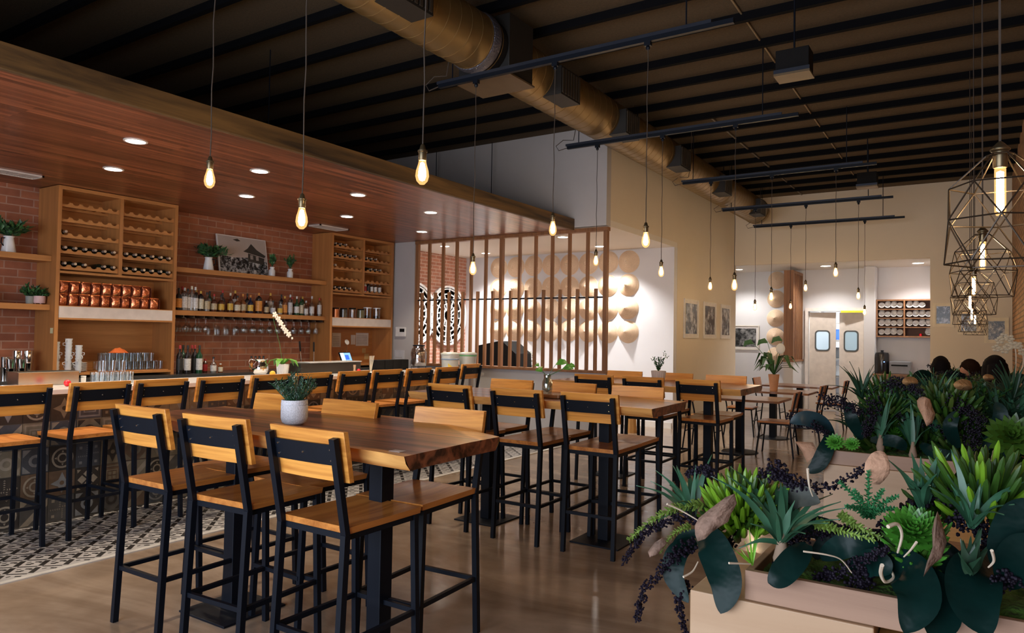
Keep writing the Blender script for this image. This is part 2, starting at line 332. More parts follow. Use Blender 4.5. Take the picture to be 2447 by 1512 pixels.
# ------------------------------------------------------------------ duct
D = empty('air_duct', (-3.74, 2, 4.15)); tag(D, 'large round bronze air duct under the ceiling', 'duct')
ductm = mat('duct_paint', (.2, .13, .05), .4, .6, noise_=(6, .12))
pr = MB(); pts = []
yy = -4.0
prof = []
while yy < 12.65:
    for dy, dr in ((0, 0), (.1, 0), (.104, .0028), (.112, .0028), (.116, 0)): prof.append((.25+dr, yy+dy))
    yy += .15
M = Matrix.Rotation(-PI/2, 4, 'X')
dd = MB().lathe(prof, 28, M=M).build('duct_tube', ductm, D, smooth=30)
MB().lathe([(.25, 12.65), (.26, 12.67), (.25, 12.8), (.0, 12.81)], 24, M=M).build('end_cap', ductm, D)
MB().lathe([(.258, 3.02), (.27, 3.07), (.262, 3.12)], 28, M=M).build('foil_joint', mat('foil_tape', (.16, .16, .2), .35, .7, bump=(60, 1)), D)
MB().lathe([(.252, 3.12), (.252, 3.24)], 28, M=M).build('joint_collar', black2, D)
bx = MB().box(-.3, .26, 3.24, 3.64, -.265, .28).build('junction_box', mat('duct_box', (.014, .012, .01), .6, .2), D, bevel=.006)
MB().box(-.315, .275, 3.225, 3.655, -.28, -.265).build('box_bottom', mat('duct_box_base', (.13, .09, .05), .5, .3), D)
for k, y in enumerate((1.9, 4.26, 5.8, 7.63, 9.66, 11.9)):
    g = MB().box(.1, .33, y-.2, y+.2, -.22, .06).build('grille_box', mat('duct_box', (.014, .012, .01), .6, .2), D)
    s_ = MB()
    for q in range(7): s_.box(.33, .34, y-.18+q*.055, y-.15+q*.055, -.2, .04)
    s_.build('grille', mat('grille_metal', (.07, .055, .04), .5, .5), g)
for k, y in enumerate((.9, 6.7, 10.5)):
    MB().tube([(0, y, .24), (0, y, .44)], .008, 6).build('hanger_rod', black, D)
# ------------------------------------------------------------------ bar canopy
CN = empty('bar_canopy', (-7, 4, 3.13)); tag(CN, 'dropped wood-plank canopy over the bar with a dark oak edge beam', 'canopy')
CN.location = (0, 0, 0)
MB().box(XL+.002, -5.0, -2.4, 9.255, 3.13, 3.17).build('plank_soffit', soffit_w, CN, smooth=0)
MB().box(-5.0, -4.95, -2.4, 9.257, 3.12, 3.285).build('edge_beam', fascia_w, CN, smooth=0, bevel=.004)
MB().box(XL+.002, -5.0, -2.4, 9.255, 3.17, 3.26).build('top_deck', black2, CN, smooth=0)
for k, (x, y) in enumerate(((-7.4, 9.15), (-6.3, 9.15), (-6.3, 5.0))):
    MB().tube([(x, y-.1, 3.26), (x, y-.1, 4.55)], .006, 6).build('hanger_rod', black, CN)
em_down = mat('lamp_white', (1, 1, 1), .5, emit=(1, .93, .84), es=9)
def downlight(name, loc, label, group, energy=SPOT, col=(1, .84, .64), r=.075, ang=110):
    t = empty(name, loc); tag(t, label, 'light', group)
    MB().lathe([(r*1.25, 0), (r*1.25, -.006), (r*1.02, -.008), (r, 0)], 20).build('trim_ring', mat('ring_white', (.7, .65, .6), .4), t)
    MB().lathe([(0, -.003), (r, -.003), (r, .0)], 20).build('lens', em_down, t)
    lamp('downlight_lamp', 'SPOT', (0, 0, -.03), energy, col, t, spot_size=R_(ang), spot_blend=.6, shadow_soft_size=.06)
    return t
row = 0
for k in range(6):
    y = 3.27+1.29*k-1.29*2 
for x, ys, nm in ((-5.9, (.66, 1.96, 3.265, 4.502, 5.833, 7.123), 'front'), (-7.12, (1.1, 2.4, 3.729, 5.26, 6.841, 8.393), 'rear')):
    vis = [y for y in ys if y > 3]
    for y in ys:
        lb = 'round downlight in the wood canopy, %s row, %s from the left' % (nm, ordn(vis.index(y))) if y in vis else 'canopy downlight beyond the left edge, %s row, %s from the camera' % (nm, ordn(ys.index(y)))
        downlight('downlight', (x, y, 3.13), lb, 'canopy downlights')
for q, (x0, x1, y0, y1) in enumerate(((-8.35, -8.12, 2.75, 3.55), (-8.25, -7.98, 7.15, 7.72))):
    v = empty('air_vent', (0, 0, 0)); tag(v, ['white slotted air vent in the canopy at the left edge', 'small white air vent in the canopy before the right wine cabinet'][q], 'vent')
    fr = MB(); z = 3.1295
    fr.box(x0, x1, y0, y0+.02, z-.014, z); fr.box(x0, x1, y1-.02, y1, z-.014, z); fr.box(x0, x0+.02, y0, y1, z-.014, z); fr.box(x1-.02, x1, y0, y1, z-.014, z)
    fr.build('frame', mat('vent_white', (.62, .56, .52), .4), v)
    sl = MB(); yy = y0+.03
    while yy < y1-.03: sl.box(x0+.02, x1-.02, yy, yy+.012, z-.01, z-.002); yy += .024
    sl.build('slats', mat('vent_white', (.62, .56, .52), .4), v)
# alcove and passage downlights
for k, (u, v_) in enumerate(((1345, 566), (1436, 589), (1168, 606), (1063, 588))):
    p = at(u, v_, z=3.158)
    downlight('ceiling_downlight', (p.x, min(p.y, 11.35), 3.16), 'bright round downlight in the alcove ceiling, %s from the left behind the lattice' % ['third', 'fourth', 'second', 'first'][k], 'alcove downlights', NOOK*1.1, (1, .97, .94), .08, 120)
for k, x in enumerate((-7.9, -7.0, -6.1, -5.3)):
    pass
for k, (u, v_) in enumerate(((1973, 635), (2194, 628))):
    p = at(u, v_, z=3.178); p.y = min(max(p.y, YB+.3), 17.2)
    downlight('ceiling_downlight', (p.x, p.y, 3.178), ['round downlight in front of the kitchen doors', 'round downlight above the plate niche'][k], 'passage downlights', NOOK*.5, (1, .95, .9), .1, 130)
downlight('ceiling_downlight', (-4.6, 16.6, 3.178), 'downlight hidden behind the beige wall of the passage', 'passage downlights', NOOK*.5, (1, .95, .9), .08, 130)
# ------------------------------------------------------------------ stools
def make_stool(name, label, bar=True):
    t = empty(name); tag(t, label, 'stool')
    k = 1.0 if bar else .62; hz = .76 if bar else .46
    # saddle seat
    mb = MB(); nx, ny = 8, 8; vs = []; fs = []
    for j in range(ny+1):
        for i in range(nx+1):
            x = -.205+.41*i/nx; y = -.215+.455*j/ny
            dip = .009*max(0, 1-((x/.17)**2+((y-.0)/.2)**2))**.5 if abs(x) < .17 else 0
            vs.append((x, y, hz-dip))
    for j in range(ny):
        for i in range(nx): a = j*(nx+1)+i; fs.append((a, a+1, a+nx+2, a+nx+1))
    mb.add(vs, fs); x0, x1, y0, y1 = -.205, .205, -.215, .24; lo = hz-.028
    edge = [i for i in range(nx+1)]+[j*(nx+1)+nx for j in range(1, ny+1)]+[ny*(nx+1)+i for i in range(nx-1, -1, -1)]+[j*(nx+1) for j in range(ny-1, 0, -1)]
    k0 = len(mb.v); low = [(vs[e][0]*.985, vs[e][1]*.985, lo) for e in edge]; n = len(edge)
    mb.v += low
    for q in range(n): mb.f.append((edge[q], k0+q, k0+(q+1) % n, edge[(q+1) % n])); mb.m.append(0)
    mb.f.append(tuple(k0+q for q in range(n))); mb.m.append(0)
    mb.build('seat', seatw, t, smooth=35)
    fr = MB(); zz = lo-.014
    for p, q in (((-.18, -.2), (.18, -.2)), ((-.18, .215), (.18, .215)), ((-.18, -.2), (-.18, .215)), ((.18, -.2), (.18, .215))): fr.bar((*p, zz), (*q, zz), .025, .026)
    fr.build('seat_frame', black, t, smooth=0)
    for s in (-1, 1):
        MB().bar((s*.192, .24, 0), (s*.187, .212, lo), .027, .027, (0, 1, 0)).build('leg', black, t, smooth=0)
        l = MB(); l.bar((s*.197, -.258, 0), (s*.195, -.222, hz-.03), .028, .03, (0, 1, 0)); l.bar((s*.195, -.222, hz-.03), (s*.195, -.30, hz+.37), .03, .026, (0, 1, 0)); l.build('leg', black, t, smooth=0)
    rz = .285 if bar else .2
    for p, q in (((-.193, -.24), (.193, -.24)), ((-.189, .236), (.189, .236)), ((-.193, -.245), (-.189, .236)), ((.193, -.245), (.189, .236))): MB().bar((*p, rz), (*q, rz), .02, .022).build('rung', black, t, smooth=0)
    # back board, slightly curved, ahead of the posts
    b = MB(); m_ = 10; zb, zt = hz+.185, hz+.395
    for a in range(m_):
        for e in (0, 1):
            pass
    def by(x, z_, off): return -.222-.078*(z_-(hz-.03))/.4+.018+off+.012*(x/.235)**2
    vs = []; fs = []
    for i in range(m_+1):
        x = -.226+.452*i/m_
        for z_, off in ((zb, 0), (zt, 0), (zt, .026), (zb, .026)): vs.append((x, by(x, z_, off), z_))
    for i in range(m_):
        q = i*4
        for c_ in range(4): fs.append((q+c_, q+(c_+1) % 4, q+4+(c_+1) % 4, q+4+c_))
    fs += [(0, 3, 2, 1), (m_*4, m_*4+1, m_*4+2, m_*4+3)]
    b.add(vs, fs).build('backrest', honey, t, smooth=30, bevel=.002)
    bd = MB(); z0, z1 = hz+.255, hz+.34; nb = 10
    vs = []; fs = []
    for i in range(nb+1):
        x = -.184+.368*i/nb
        for z_, off in ((z0, -.016), (z1, -.016), (z1, -.004), (z0, -.004)): vs.append((x, by(x, z_, off), z_))
    for i in range(nb):
        q = i*4
        for c_ in range(4): fs.append((q+c_, q+(c_+1) % 4, q+4+(c_+1) % 4, q+4+c_))
    bd.add(vs, fs); bd.mat(1)
    for x, z_ in ((-.16, z0+.02), (-.16, z1-.02), (.16, z0+.02), (.16, z1-.02), (0, (z0+z1)/2)): bd.blob((x, by(x, z_, -.017), z_), .005, 6, 4)
    bd.build('back_band', [black, steel], t, smooth=30)
    return t
st0 = make_stool('bar_stool', 'x'); used = [False]
def stool(x, y, deg, label, group):
    if not used[0]: used[0] = True; st0.location = (x, y, 0); st0.rotation_euler = (0, 0, R_(deg)); st0['label'] = label; st0['group'] = group; return st0
    return dup(st0, (x, y, 0), R_(deg), label, group)
G = 'black steel and honey wood stools'
nm3 = ['left', 'middle', 'right']
T1 = [(-3.66, 2.36, 1), (-3.015, 2.34, 3), (-2.355, 2.33, 0)]
for k, (x, y, a) in enumerate(T1): stool(x, y, a, '%s honey-wood stool on the near side of the closest high table' % nm3[k], G)
for k, (x, y, a) in enumerate([(-3.74, 2.79, 180), (-3.12, 2.79, 178), (-2.385, 2.83, 183)]): stool(x, y, a, '%s stool on the far side of the closest high table, facing the camera' % nm3[k], G)
for k, (x, y, a) in enumerate([(-3.58, 4.88, -3), (-2.935, 4.86, 0), (-2.335, 4.88, 1)]): stool(x, y, a, '%s stool on the near side of the high table with the glass vase' % nm3[k], G)
for k, (x, y, a) in enumerate([(-3.6, 5.3, 180), (-2.975, 5.31, 179), (-2.35, 5.3, 182)]): stool(x, y, a, '%s stool on the far side of the high table with the glass vase' % nm3[k], G)
for k, (x, y, a) in enumerate([(-3.5, 7.28, 2), (-2.92, 7.27, 0), (-2.32, 7.24, -2)]): stool(x, y, a, '%s stool on the near side of the high table with the ribbed pot' % nm3[k], G)
for k, (x, y, a) in enumerate([(-3.6, 7.82, 180), (-2.99, 7.86, 180), (-2.36, 7.8, 181)]): stool(x, y, a, '%s stool on the far side of the high table with the ribbed pot' % nm3[k], G)
for k, y in enumerate((2.32, 2.88, 3.37, 3.92, 4.44, 4.97, 5.52, 6.05, 6.58, 7.13)):
    stool(-5.845, y, 90+(-1.5, 1, 0, -1, 2, 0, 1, -2, 1, 0)[k], 'stool drawn up to the bar counter, %s from the left' % ordn(k), G)
stool(-6.27, 8.2, 92, 'last stool past the far end of the bar, in front of the plastic buckets', G)
# ------------------------------------------------------------------ high tables with live edges
def table_mat():
    m = bpy.data.materials.new('live_edge_walnut'); m.use_nodes = True; nt = m.node_tree; N = nt.nodes; L = nt.links; b = N['Principled BSDF']
    tc = N.new('ShaderNodeTexCoord'); mp = N.new('ShaderNodeMapping'); mp.inputs['Scale'].default_value = (.7, 14, 14); oi = N.new('ShaderNodeObjectInfo')
    ad = N.new('ShaderNodeVectorMath'); cb = N.new('ShaderNodeCombineXYZ'); ml = N.new('ShaderNodeMath'); ml.operation = 'MULTIPLY'; ml.inputs[1].default_value = 9
    L.new(oi.outputs['Random'], ml.inputs[0]); L.new(ml.outputs[0], cb.inputs[0]); L.new(ml.outputs[0], cb.inputs[2]); L.new(tc.outputs['Object'], ad.inputs[0]); L.new(cb.outputs[0], ad.inputs[1]); L.new(ad.outputs[0], mp.inputs[0])
    n = N.new('ShaderNodeTexNoise'); n.inputs['Scale'].default_value = 1; n.inputs['Detail'].default_value = 8; n.inputs['Distortion'].default_value = 1.1; L.new(mp.outputs[0], n.inputs['Vector'])
    cr = N.new('ShaderNodeValToRGB'); e = cr.color_ramp.elements; e[0].position = .38; e[0].color = (.04, .012, .006, 1); e[1].position = .62; e[1].color = (.3, .1, .045, 1); L.new(n.outputs[0], cr.inputs[0])
    cr2 = N.new('ShaderNodeValToRGB'); e = cr2.color_ramp.elements; e[0].position = .3; e[0].color = (.36, .13, .03, 1); e[1].position = .7; e[1].color = (.78, .42, .13, 1); L.new(n.outputs[0], cr2.inputs[0])
    at_ = N.new('ShaderNodeAttribute'); at_.attribute_name = 'sapwood'
    n3 = N.new('ShaderNodeTexNoise'); n3.inputs['Scale'].default_value = 3; L.new(tc.outputs['Object'], n3.inputs['Vector'])
    sm = N.new('ShaderNodeMath'); sm.operation = 'MULTIPLY_ADD'; L.new(n3.outputs[0], sm.inputs[0]); sm.inputs[1].default_value = .5; L.new(at_.outputs['Fac'], sm.inputs[2])
    mr = N.new('ShaderNodeMapRange'); mr.inputs['From Min'].default_value = .95; mr.inputs['From Max'].default_value = 1.08; L.new(sm.outputs[0], mr.inputs[0])
    mx = N.new('ShaderNodeMix'); mx.data_type = 'RGBA'; L.new(mr.outputs[0], mx.inputs[0]); L.new(cr.outputs[0], mx.inputs[6]); L.new(cr2.outputs[0], mx.inputs[7]); L.new(mx.outputs[2], b.inputs['Base Color'])
    b.inputs['Roughness'].default_value = .3; b.inputs['Specular IOR Level'].default_value = .35; b.inputs['Coat Weight'].default_value = .2; b.inputs['Coat Roughness'].default_value = .15
    return m
walnut = table_mat()
def high_table(cx, cy, seed, y0f, y1f, x0, x1, label, th=.062):
    t = empty('high_table', (cx, cy, 0)); tag(t, label, 'table', 'live-edge high tables')
    mb = MB(); nx, ny = 48, 12; vs = []; att = []
    for lay in (0, 1):
        for j in range(ny+1):
            for i in range(nx+1):
                fx = i/nx; x = x0+(x1-x0)*fx; a = y0f(fx); b = y1f(fx); nz = noise.noise((x*3, seed, 0))*.014+noise.noise((x*9, seed, 3))*.005
                ya, yb_ = a+nz, b-nz*1.2
                if lay: ya += .03+.02*noise.noise((x*5, seed+4, 1)); yb_ -= .03
                fy = j/ny; y = ya+(yb_-ya)*fy; xx = x-.025*fx*fy+(.012*noise.noise((y*4, seed, 9)) if i in (0, nx) else 0)
                vs.append((xx-cx, y-cy, 1.07-(th if lay else 0)))
                att.append(max(0, 1-min(fy, 1-fy)*3.4*(1+.5*noise.noise((x*1.7, fy*2, seed))))*(.9)+.75*max(0, fx-.8)*5*max(0, fy-.35) if not lay else .7)
    fs = []; W = nx+1; O = (nx+1)*(ny+1)
    for j in range(ny):
        for i in range(nx): a = j*W+i; fs.append((a, a+1, a+W+1, a+W)); fs.append((O+a, O+a+W, O+a+W+1, O+a+1))
    K = len(vs)
    def side(ix, flip, val, mid):
        k = len(vs)
        for a in ix:
            t_, b_ = Vector(vs[a]), Vector(vs[O+a]); m1 = t_.lerp(b_, .5)+Vector((0, mid, 0))
            vs.extend([tuple(t_), tuple(m1), tuple(b_)]); att.extend([val, val*.95, val*.85])
        for q in range(len(ix)-1):
            for e in (0, 1): f = (k+q*3+e, k+q*3+e+1, k+q*3+4+e, k+q*3+3+e); fs.append(f[::-1] if flip else f)
    side(list(range(W)), False, 1.0, -.008); side([ny*W+i for i in range(W)], True, 1.0, .008)
    side([j*W for j in range(ny+1)], True, 0, 0); side([j*W+nx for j in range(ny+1)], False, 0, 0)
    mb.add(vs, fs); o = mb.build('tabletop', walnut, t, smooth=50)
    at_ = o.data.attributes.new('sapwood', 'FLOAT', 'POINT'); at_.data.foreach_set('value', att)
    for px_ in (-3.5, -2.4):
        x = px_-cx; p = empty('pedestal', (x, 0, 0)); p.parent = t
        MB().box(-.042, .042, -.042, .042, .012, 1.0).build('column', black, p, smooth=0, bevel=.004)
        MB().box(-.2, .2, -.2, .2, 0, .012).build('base_plate', black, p, smooth=0, bevel=.003)
        MB().box(-.04, .04, -.34, .34, .99, 1.008).box(-.25, .25, -.04, .04, .985, 1.004).build('top_bracket', black, p, smooth=0)
    return t
lerp = lambda a, b, t: a+(b-a)*t
high_table(-3.02, 2.57, 1, lambda f: 2.42-.17*min(1, f/.2)-.1*f+.02*math.sin(9*f), lambda f: 2.86+.3*max(0, math.sin(PI*(f*1.12-.12)))+.03*(1-f), -4.08, -1.9, 'closest live-edge walnut high table, holding the speckled white pot')
high_table(-3.02, 5.05, 5, lambda f: 4.67-.03*math.sin(7*f), lambda f: 5.38+.22*math.sin(PI*(f*.95)), -4.08, -1.87, 'live-edge high table holding the glass vase, behind the closest one')
high_table(-3.02, 7.55, 9, lambda f: 7.04+.04*math.sin(7*f), lambda f: 8.0+.25*math.sin(PI*f), -4.08, -1.93, 'farthest live-edge high table, holding the ribbed pot')
# ------------------------------------------------------------------ low tables and chairs
def low_table(x, y, label):
    t = empty('dining_table', (x, y, 0)); tag(t, label, 'table', 'low dining tables')
    mb = MB(); n = 20; pts = []
    for i in range(n+1): pts.append((-.6+1.2*i/n, -.4+.02*noise.noise((i*.4, x, y))))
    for i in range(n+1): pts.append((.6-1.2*i/n, .4+.02*noise.noise((i*.4, y, x))))
    m = len(pts); mb.poly([(a, b, .76) for a, b in pts]); mb.poly([(a, b, .73) for a, b in reversed(pts)])
    for i in range(m): a = pts[i]; b = pts[(i+1) % m]; mb.poly([(*a, .76), (*a, .73), (*b, .73), (*b, .76)])
    mb.build('tabletop', darkslab, t, smooth=0)
    MB().box(-.05, .05, -.05, .05, .02, .73).build('column', black, t, smooth=0)
    MB().lathe([(.0, .028), (.05, .028), (.24, .012), (.25, 0), (0, 0)], 28).build('base_disc', black, t)
    return t
low_table(-2.78, 10.15, 'nearest low dark-topped table on a round black base')
low_table(-2.75, 11.95, 'low table carrying the peace lily in a terracotta pot')
low_table(-2.7, 13.75, 'farthest low table, in front of the partition lattice')
def make_chair():
    t = empty('dining_chair'); tag(t, 'x', 'chair')
    MB().box(-.2, .2, -.2, .21, .445, .47).build('seat', seatw, t, smooth=0, bevel=.006)
    for s in (-1, 1):
        MB().tube([(s*.2, .23, 0), (s*.17, .18, .44)], .011, 6).build('leg', black, t)
        MB().tube([(s*.2, -.25, 0), (s*.18, -.2, .42), (s*.18, -.215, .52), (s*.18, -.29, .86)], .012, 6).build('leg', black, t)
    for p, q in (((-.185, -.21), (.185, -.21)), ((-.18, .2), (.18, .2))): MB().tube([(*p, .25), (*q, .25)], .009, 6).build('rung', black, t)
    fr = MB(); fr.box(-.185, .185, -.185, .19, .425, .444); fr.build('seat_frame', black, t, smooth=0)
    b = MB(); b.add([(-.2, -.235, .64), (.2, -.235, .64), (.2, -.275, .87), (-.2, -.275, .87), (-.2, -.213, .64), (.2, -.213, .64), (.2, -.253, .87), (-.2, -.253, .87)], [(0, 1, 2, 3), (4, 7, 6, 5), (0, 4, 5, 1), (1, 5, 6, 2), (2, 6, 7, 3), (3, 7, 4, 0)])
    b.build('backrest', seatw, t, smooth=0, bevel=.003); return t
ch0 = make_chair(); ch0.location = (-2.3, 10.2, 0); ch0.rotation_euler = (0, 0, R_(92)); ch0['label'] = 'chair at the right end of the nearest low table, its back to the planters'; ch0['group'] = 'low dining chairs'
for x, y, a, l in ((-2.28, 12.05, 88, 'chair at the right end of the lily table'), (-2.22, 13.9, 91, 'chair at the right end of the farthest low table'),
                   (-3.3, 10.2, -90, 'chair at the left end of the nearest low table'), (-3.25, 12.0, -88, 'chair at the left end of the lily table'), (-3.2, 13.75, -92, 'chair at the left end of the farthest low table')):
    dup(ch0, (x, y, 0), R_(a), l)
# ------------------------------------------------------------------ bar counter with patchwork tiles
BC = empty('bar_counter', (-6.5, 4, 0)); tag(BC, 'long bar counter with white top and patchwork-tiled front', 'bar'); BC.location = (0, 0, 0)
MB().box(-6.86, -6.135, -.4, 8.02, 1.03, 1.07).build('countertop', quartz, BC, smooth=0, bevel=.003)
MB().box(-6.8, -6.205, -.38, 7.97, 0, 1.03).build('body', mat('tile_base', (.1, .085, .065), .5), BC, smooth=0)
tf = MB(); tx = -6.2
cols = [(.16, .13, .09), (.07, .065, .06), (.11, .07, .045), (.05, .055, .065), (.24, .2, .15), (.03, .025, .022), (.17, .17, .17)]
rt = random.Random(3)
def ring(cy, cz, r0, r1, n, m, x): 
    tf.mat(m)
    for i in range(n):
        a, b = 2*PI*i/n, 2*PI*(i+1)/n
        tf.poly([(x, cy+r0*math.cos(a), cz+r0*math.sin(a)), (x, cy+r1*math.cos(a), cz+r1*math.sin(a)), (x, cy+r1*math.cos(b), cz+r1*math.sin(b)), (x, cy+r0*math.cos(b), cz+r0*math.sin(b))])
def rot4(cy, cz, pts, m, x):
    tf.mat(m)
    for q in range(4):
        c, s = math.cos(q*PI/2), math.sin(q*PI/2); tf.poly([(x, cy+a*c-b*s, cz+a*s+b*c) for a, b in pts])
ts = .2; y = -.38
while y < 7.96:
    for j in range(5):
        zz = .01+j*ts+.004; y1 = min(y+ts-.004, 7.965); z1 = min(zz+ts-.004, 1.025); g = rt.choice([0, 0, 1, 2, 3, 0, 5])
        tf.mat(g).box(tx-.004, tx, y, y1, zz, z1)
        if y1-y < .19 or z1-zz < .1: continue
        cy, cz = (y+y1)/2, (zz+z1)/2; x = tx+.0008; f = rt.choice([4, 4, 6, 5 if g != 5 else 4, 0 if g != 0 else 4]); h = min(.09, (z1-zz)/2-.006); k = rt.randrange(7)
        if k == 0: ring(cy, cz, h*.75, h*.92, 20, f, x); ring(cy, cz, h*.3, h*.45, 16, f, x); rot4(cy, cz, [(h*.5, -h*.1), (h*.7, 0), (h*.5, h*.1)], f, x)
        elif k == 1: rot4(cy, cz, [(0, 0), (h*.3, h*.3), (h*.95, 0), (h*.3, -h*.3)], f, x); ring(cy, cz, 0.001, h*.2, 10, g, x+.0006)
        elif k == 2: rot4(cy, cz, [(h, h), (h, h*.35), (h*.35, h)], f, x); ring(cy, cz, h*.3, h*.55, 12, f, x)
        elif k == 3: rot4(cy, cz, [(h*.95, -h*.95), (h*.95, h*.95), (h*.8, h*.8), (h*.8, -h*.8)], f, x); rot4(cy, cz, [(h*.55, -h*.55), (h*.55, h*.55), (h*.45, h*.45), (h*.45, -h*.45)], f, x); rot4(cy, cz, [(h*.05, h*.05), (h*.35, h*.05), (h*.35, h*.35), (h*.05, h*.35)], f, x)
        elif k == 4:
            for q in range(5): rot4(cy, cz, [(h*(.1+.18*q), h*.0), (h*(.2+.18*q), h*.1), (h*(.1+.18*q), h*.2)], f, x)
            rot4(cy, cz, [(h*.55, h*.55), (h*.8, h*.55), (h*.8, h*.8), (h*.55, h*.8)], f, x)
        elif k == 5: tf.mat(f).poly([(x, y, zz), (x, y1, z1), (x, y1, z1-.06), (x, y+.06, zz)]); tf.poly([(x, y, z1), (x, y+.07, z1), (x, y, z1-.07)])
        else: ring(y, zz, h*1.0, h*1.3, 12, f, x) if False else (rot4(cy, cz, [(h*.9, 0), (h*.5, h*.4), (h*.1, 0), (h*.5, -h*.4)], f, x), rot4(cy, cz, [(h*.95, h*.95), (h*.6, h*.9), (h*.9, h*.6)], f, x))
    y += ts
tf.build('tiled_front', [mat('patch_tile_%s' % 'abcdefg'[i], c, .42, noise_=(16, .3)) for i, c in enumerate(cols)], BC, smooth=0)
st = empty('bar_station', (0, 0, 0)); tag(st, 'stainless steel sink and ice station behind the bar counter', 'bar station')
MB().box(-7.4, -6.9, 1.0, 8.6, .05, .93).build('cabinet', black2, st, smooth=0)
MB().box(-7.42, -6.88, .98, 8.62, .93, .96).box(-6.93, -6.88, .98, 8.62, .96, 1.0).build('steel_top', steel, st, smooth=0)
bb = empty('back_counter', (0, 0, 0)); tag(bb, 'back bar counter below the brick wall shelves', 'counter')
MB().box(XL+.005, -8.25, -.4, 9.25, .97, 1.01).build('worktop', mat('dark_worktop', (.05, .05, .05), .25), bb, smooth=0)
MB().box(XL+.005, -8.3, -.4, 9.25, 0, .97).build('base_cabinet', black2, bb, smooth=0)
# ------------------------------------------------------------------ wine cabinets
def wine_bottle(mb_body=None):
    pass
def make_lying():
    """wine bottle lying neck outwards (+x), origin at the middle of its lowest line"""
    t = empty('wine_bottle'); tag(t, 'x', 'bottle'); M = Matrix.Rotation(PI/2, 4, 'Y')
    MB().lathe([(0, -.15), (.034, -.15), (.037, -.14), (.037, .04), (.03, .075), (.015, .1), (.0135, .12)], 12, (0, 0, .038), M).build('body', mat('bottle_dark', (.012, .02, .012), .08, spec=.8), t)
    MB().lathe([(.0145, .115), (.0145, .163), (.0155, .164), (.0155, .172), (0, .172)], 10, (0, 0, .038), M).build('foil_cap', mat('foil_pale', (.5, .42, .36), .3, .6), t)
    return t
lie0 = make_lying(); lie_used = [0]
def lying(x, y, z, label, group):
    if not lie_used[0]:
        lie_used[0] = 1; lie0.location = (x, y, z); lie0['label'] = label; lie0['group'] = group; return lie0
    return dup(lie0, (x, y, z), 0, label, group)
RZ = (2.9, 2.735, 2.56, 2.385, 2.21)
def cabinet(y0, y1, nm, fills):
    t = empty('wine_cabinet', (-8.64, (y0+y1)/2, 1.03)); t.location = (0, 0, 0)
    tag(t, 'tall built-in wine cabinet, the %s one of the two' % nm, 'cabinet')
    xb, xf = XL+.005, -8.42; p = .04
    MB().box(xb, xf, y0, y0+p, 1.012, 3.125).build('side_panel', cab_wood, t, smooth=0)
    MB().box(xb, xf, y1-p, y1, 1.012, 3.125).build('side_panel', cab_wood, t, smooth=0)
    MB().box(xb, xf, y0+p, y1-p, 3.085, 3.125).build('top_panel', cab_y, t, smooth=0)
    MB().box(xb, xb+.015, y0+p, y1-p, 1.012, 3.085).build('back_panel', cab_y, t, smooth=0)
    MB().box(xb+.015, xf, y0+p, y1-p, 1.04, 1.065).build('bottom_shelf', cab_y, t, smooth=0)
    MB().box(xb+.015, xf, y0+p, y1-p, 2.165, 2.19).build('shelf', cab_y, t, smooth=0)
    ym = (y0+y1)/2; MB().box(xb+.015, xf-.005, ym-.02, ym+.02, 2.19, 3.085).build('divider', cab_wood, t, smooth=0)
    d = MB().box(xb+.02, xf+.004, y0+p+.003, y1-p-.003, 1.675, 1.80).build('drawer', mat('drawer_white', (.62, .54, .5), .5), t, smooth=0)
    MB().box(xb+.02, xf+.006, y0+p+.001, y1-p-.001, 1.655, 1.675).build('drawer_rail', cab_y, d, smooth=0)
    MB().box(xb+.02, xf-.0, y0+p+.001, y1-p-.001, 1.80, 1.808).build('drawer_top', cab_y, d, smooth=0)
    for s, (a, b) in enumerate(((y0+p, ym-.02), (ym+.02, y1-p))):
        for r, z in enumerate(RZ):
            n = 6; w_ = (b-a)/n
            for x in (xf-.03, xb+.16):
                mb = MB(); pts = []
                for i in range(n):
                    c = a+w_*(i+.5); pts.append((c-w_*.5, z+.052))
                    for q in range(7): th = PI-PI*q/6; pts.append((c+.036*math.cos(th), z+.052-.026*math.sin(th)))
                pts.append((b, z+.052))
                for i in range(len(pts)-1):
                    (ya, za), (yb_, zb) = pts[i], pts[i+1]
                    if yb_-ya < 1e-5: continue
                    mb.add([(x-.018, ya, z), (x, ya, z), (x, yb_, z), (x-.018, yb_, z), (x-.018, ya, za), (x, ya, za), (x, yb_, zb), (x-.018, yb_, zb)], [(0,3,2,1),(4,5,6,7),(0,1,5,4),(1,2,6,5),(2,3,7,6),(3,0,4,7)])
                mb.build('rack_rail', cab_y, t, smooth=0)
            for i in fills.get((s, r), []):
                lying(xf-.175, a+w_*(i+.5), z+.0275, 'wine bottle, %s slot of the %s rack down, %s half of the %s wine cabinet' % (ordn(i), ordn(r), ['left', 'right'][s], nm), 'bottles in the wine racks')
    return t
cabinet(3.83, 5.23, 'left', {(0, 2): [0], (0, 3): [0, 1, 2, 3, 4, 5], (0, 4): [0, 1, 2, 4, 5], (1, 3): [0, 1, 2, 3, 4, 5], (1, 4): [0, 1, 2, 3, 4, 5]})
cabinet(7.79, 9.2, 'right', {(0, 0): [0, 1, 2], (0, 1): [0, 1, 2, 3, 4], (0, 2): [0], (0, 4): [0, 1, 2, 3], (1, 1): [0, 1, 2], (1, 2): [1, 2, 3]})
def shelf(y0, y1, z, label, x1=-8.52, th=.062):
    t = MB().box(XL+.003, x1, y0, y1, z-th, z).build('wall_shelf', cab_y, smooth=0, bevel=.002); tag(t, label, 'shelf', 'wooden shelves on the brick wall'); return t
shelf(1.2, 3.828, 2.35, 'upper wooden shelf left of the left wine cabinet')
shelf(1.2, 3.828, 1.815, 'lower wooden shelf left of the left wine cabinet')
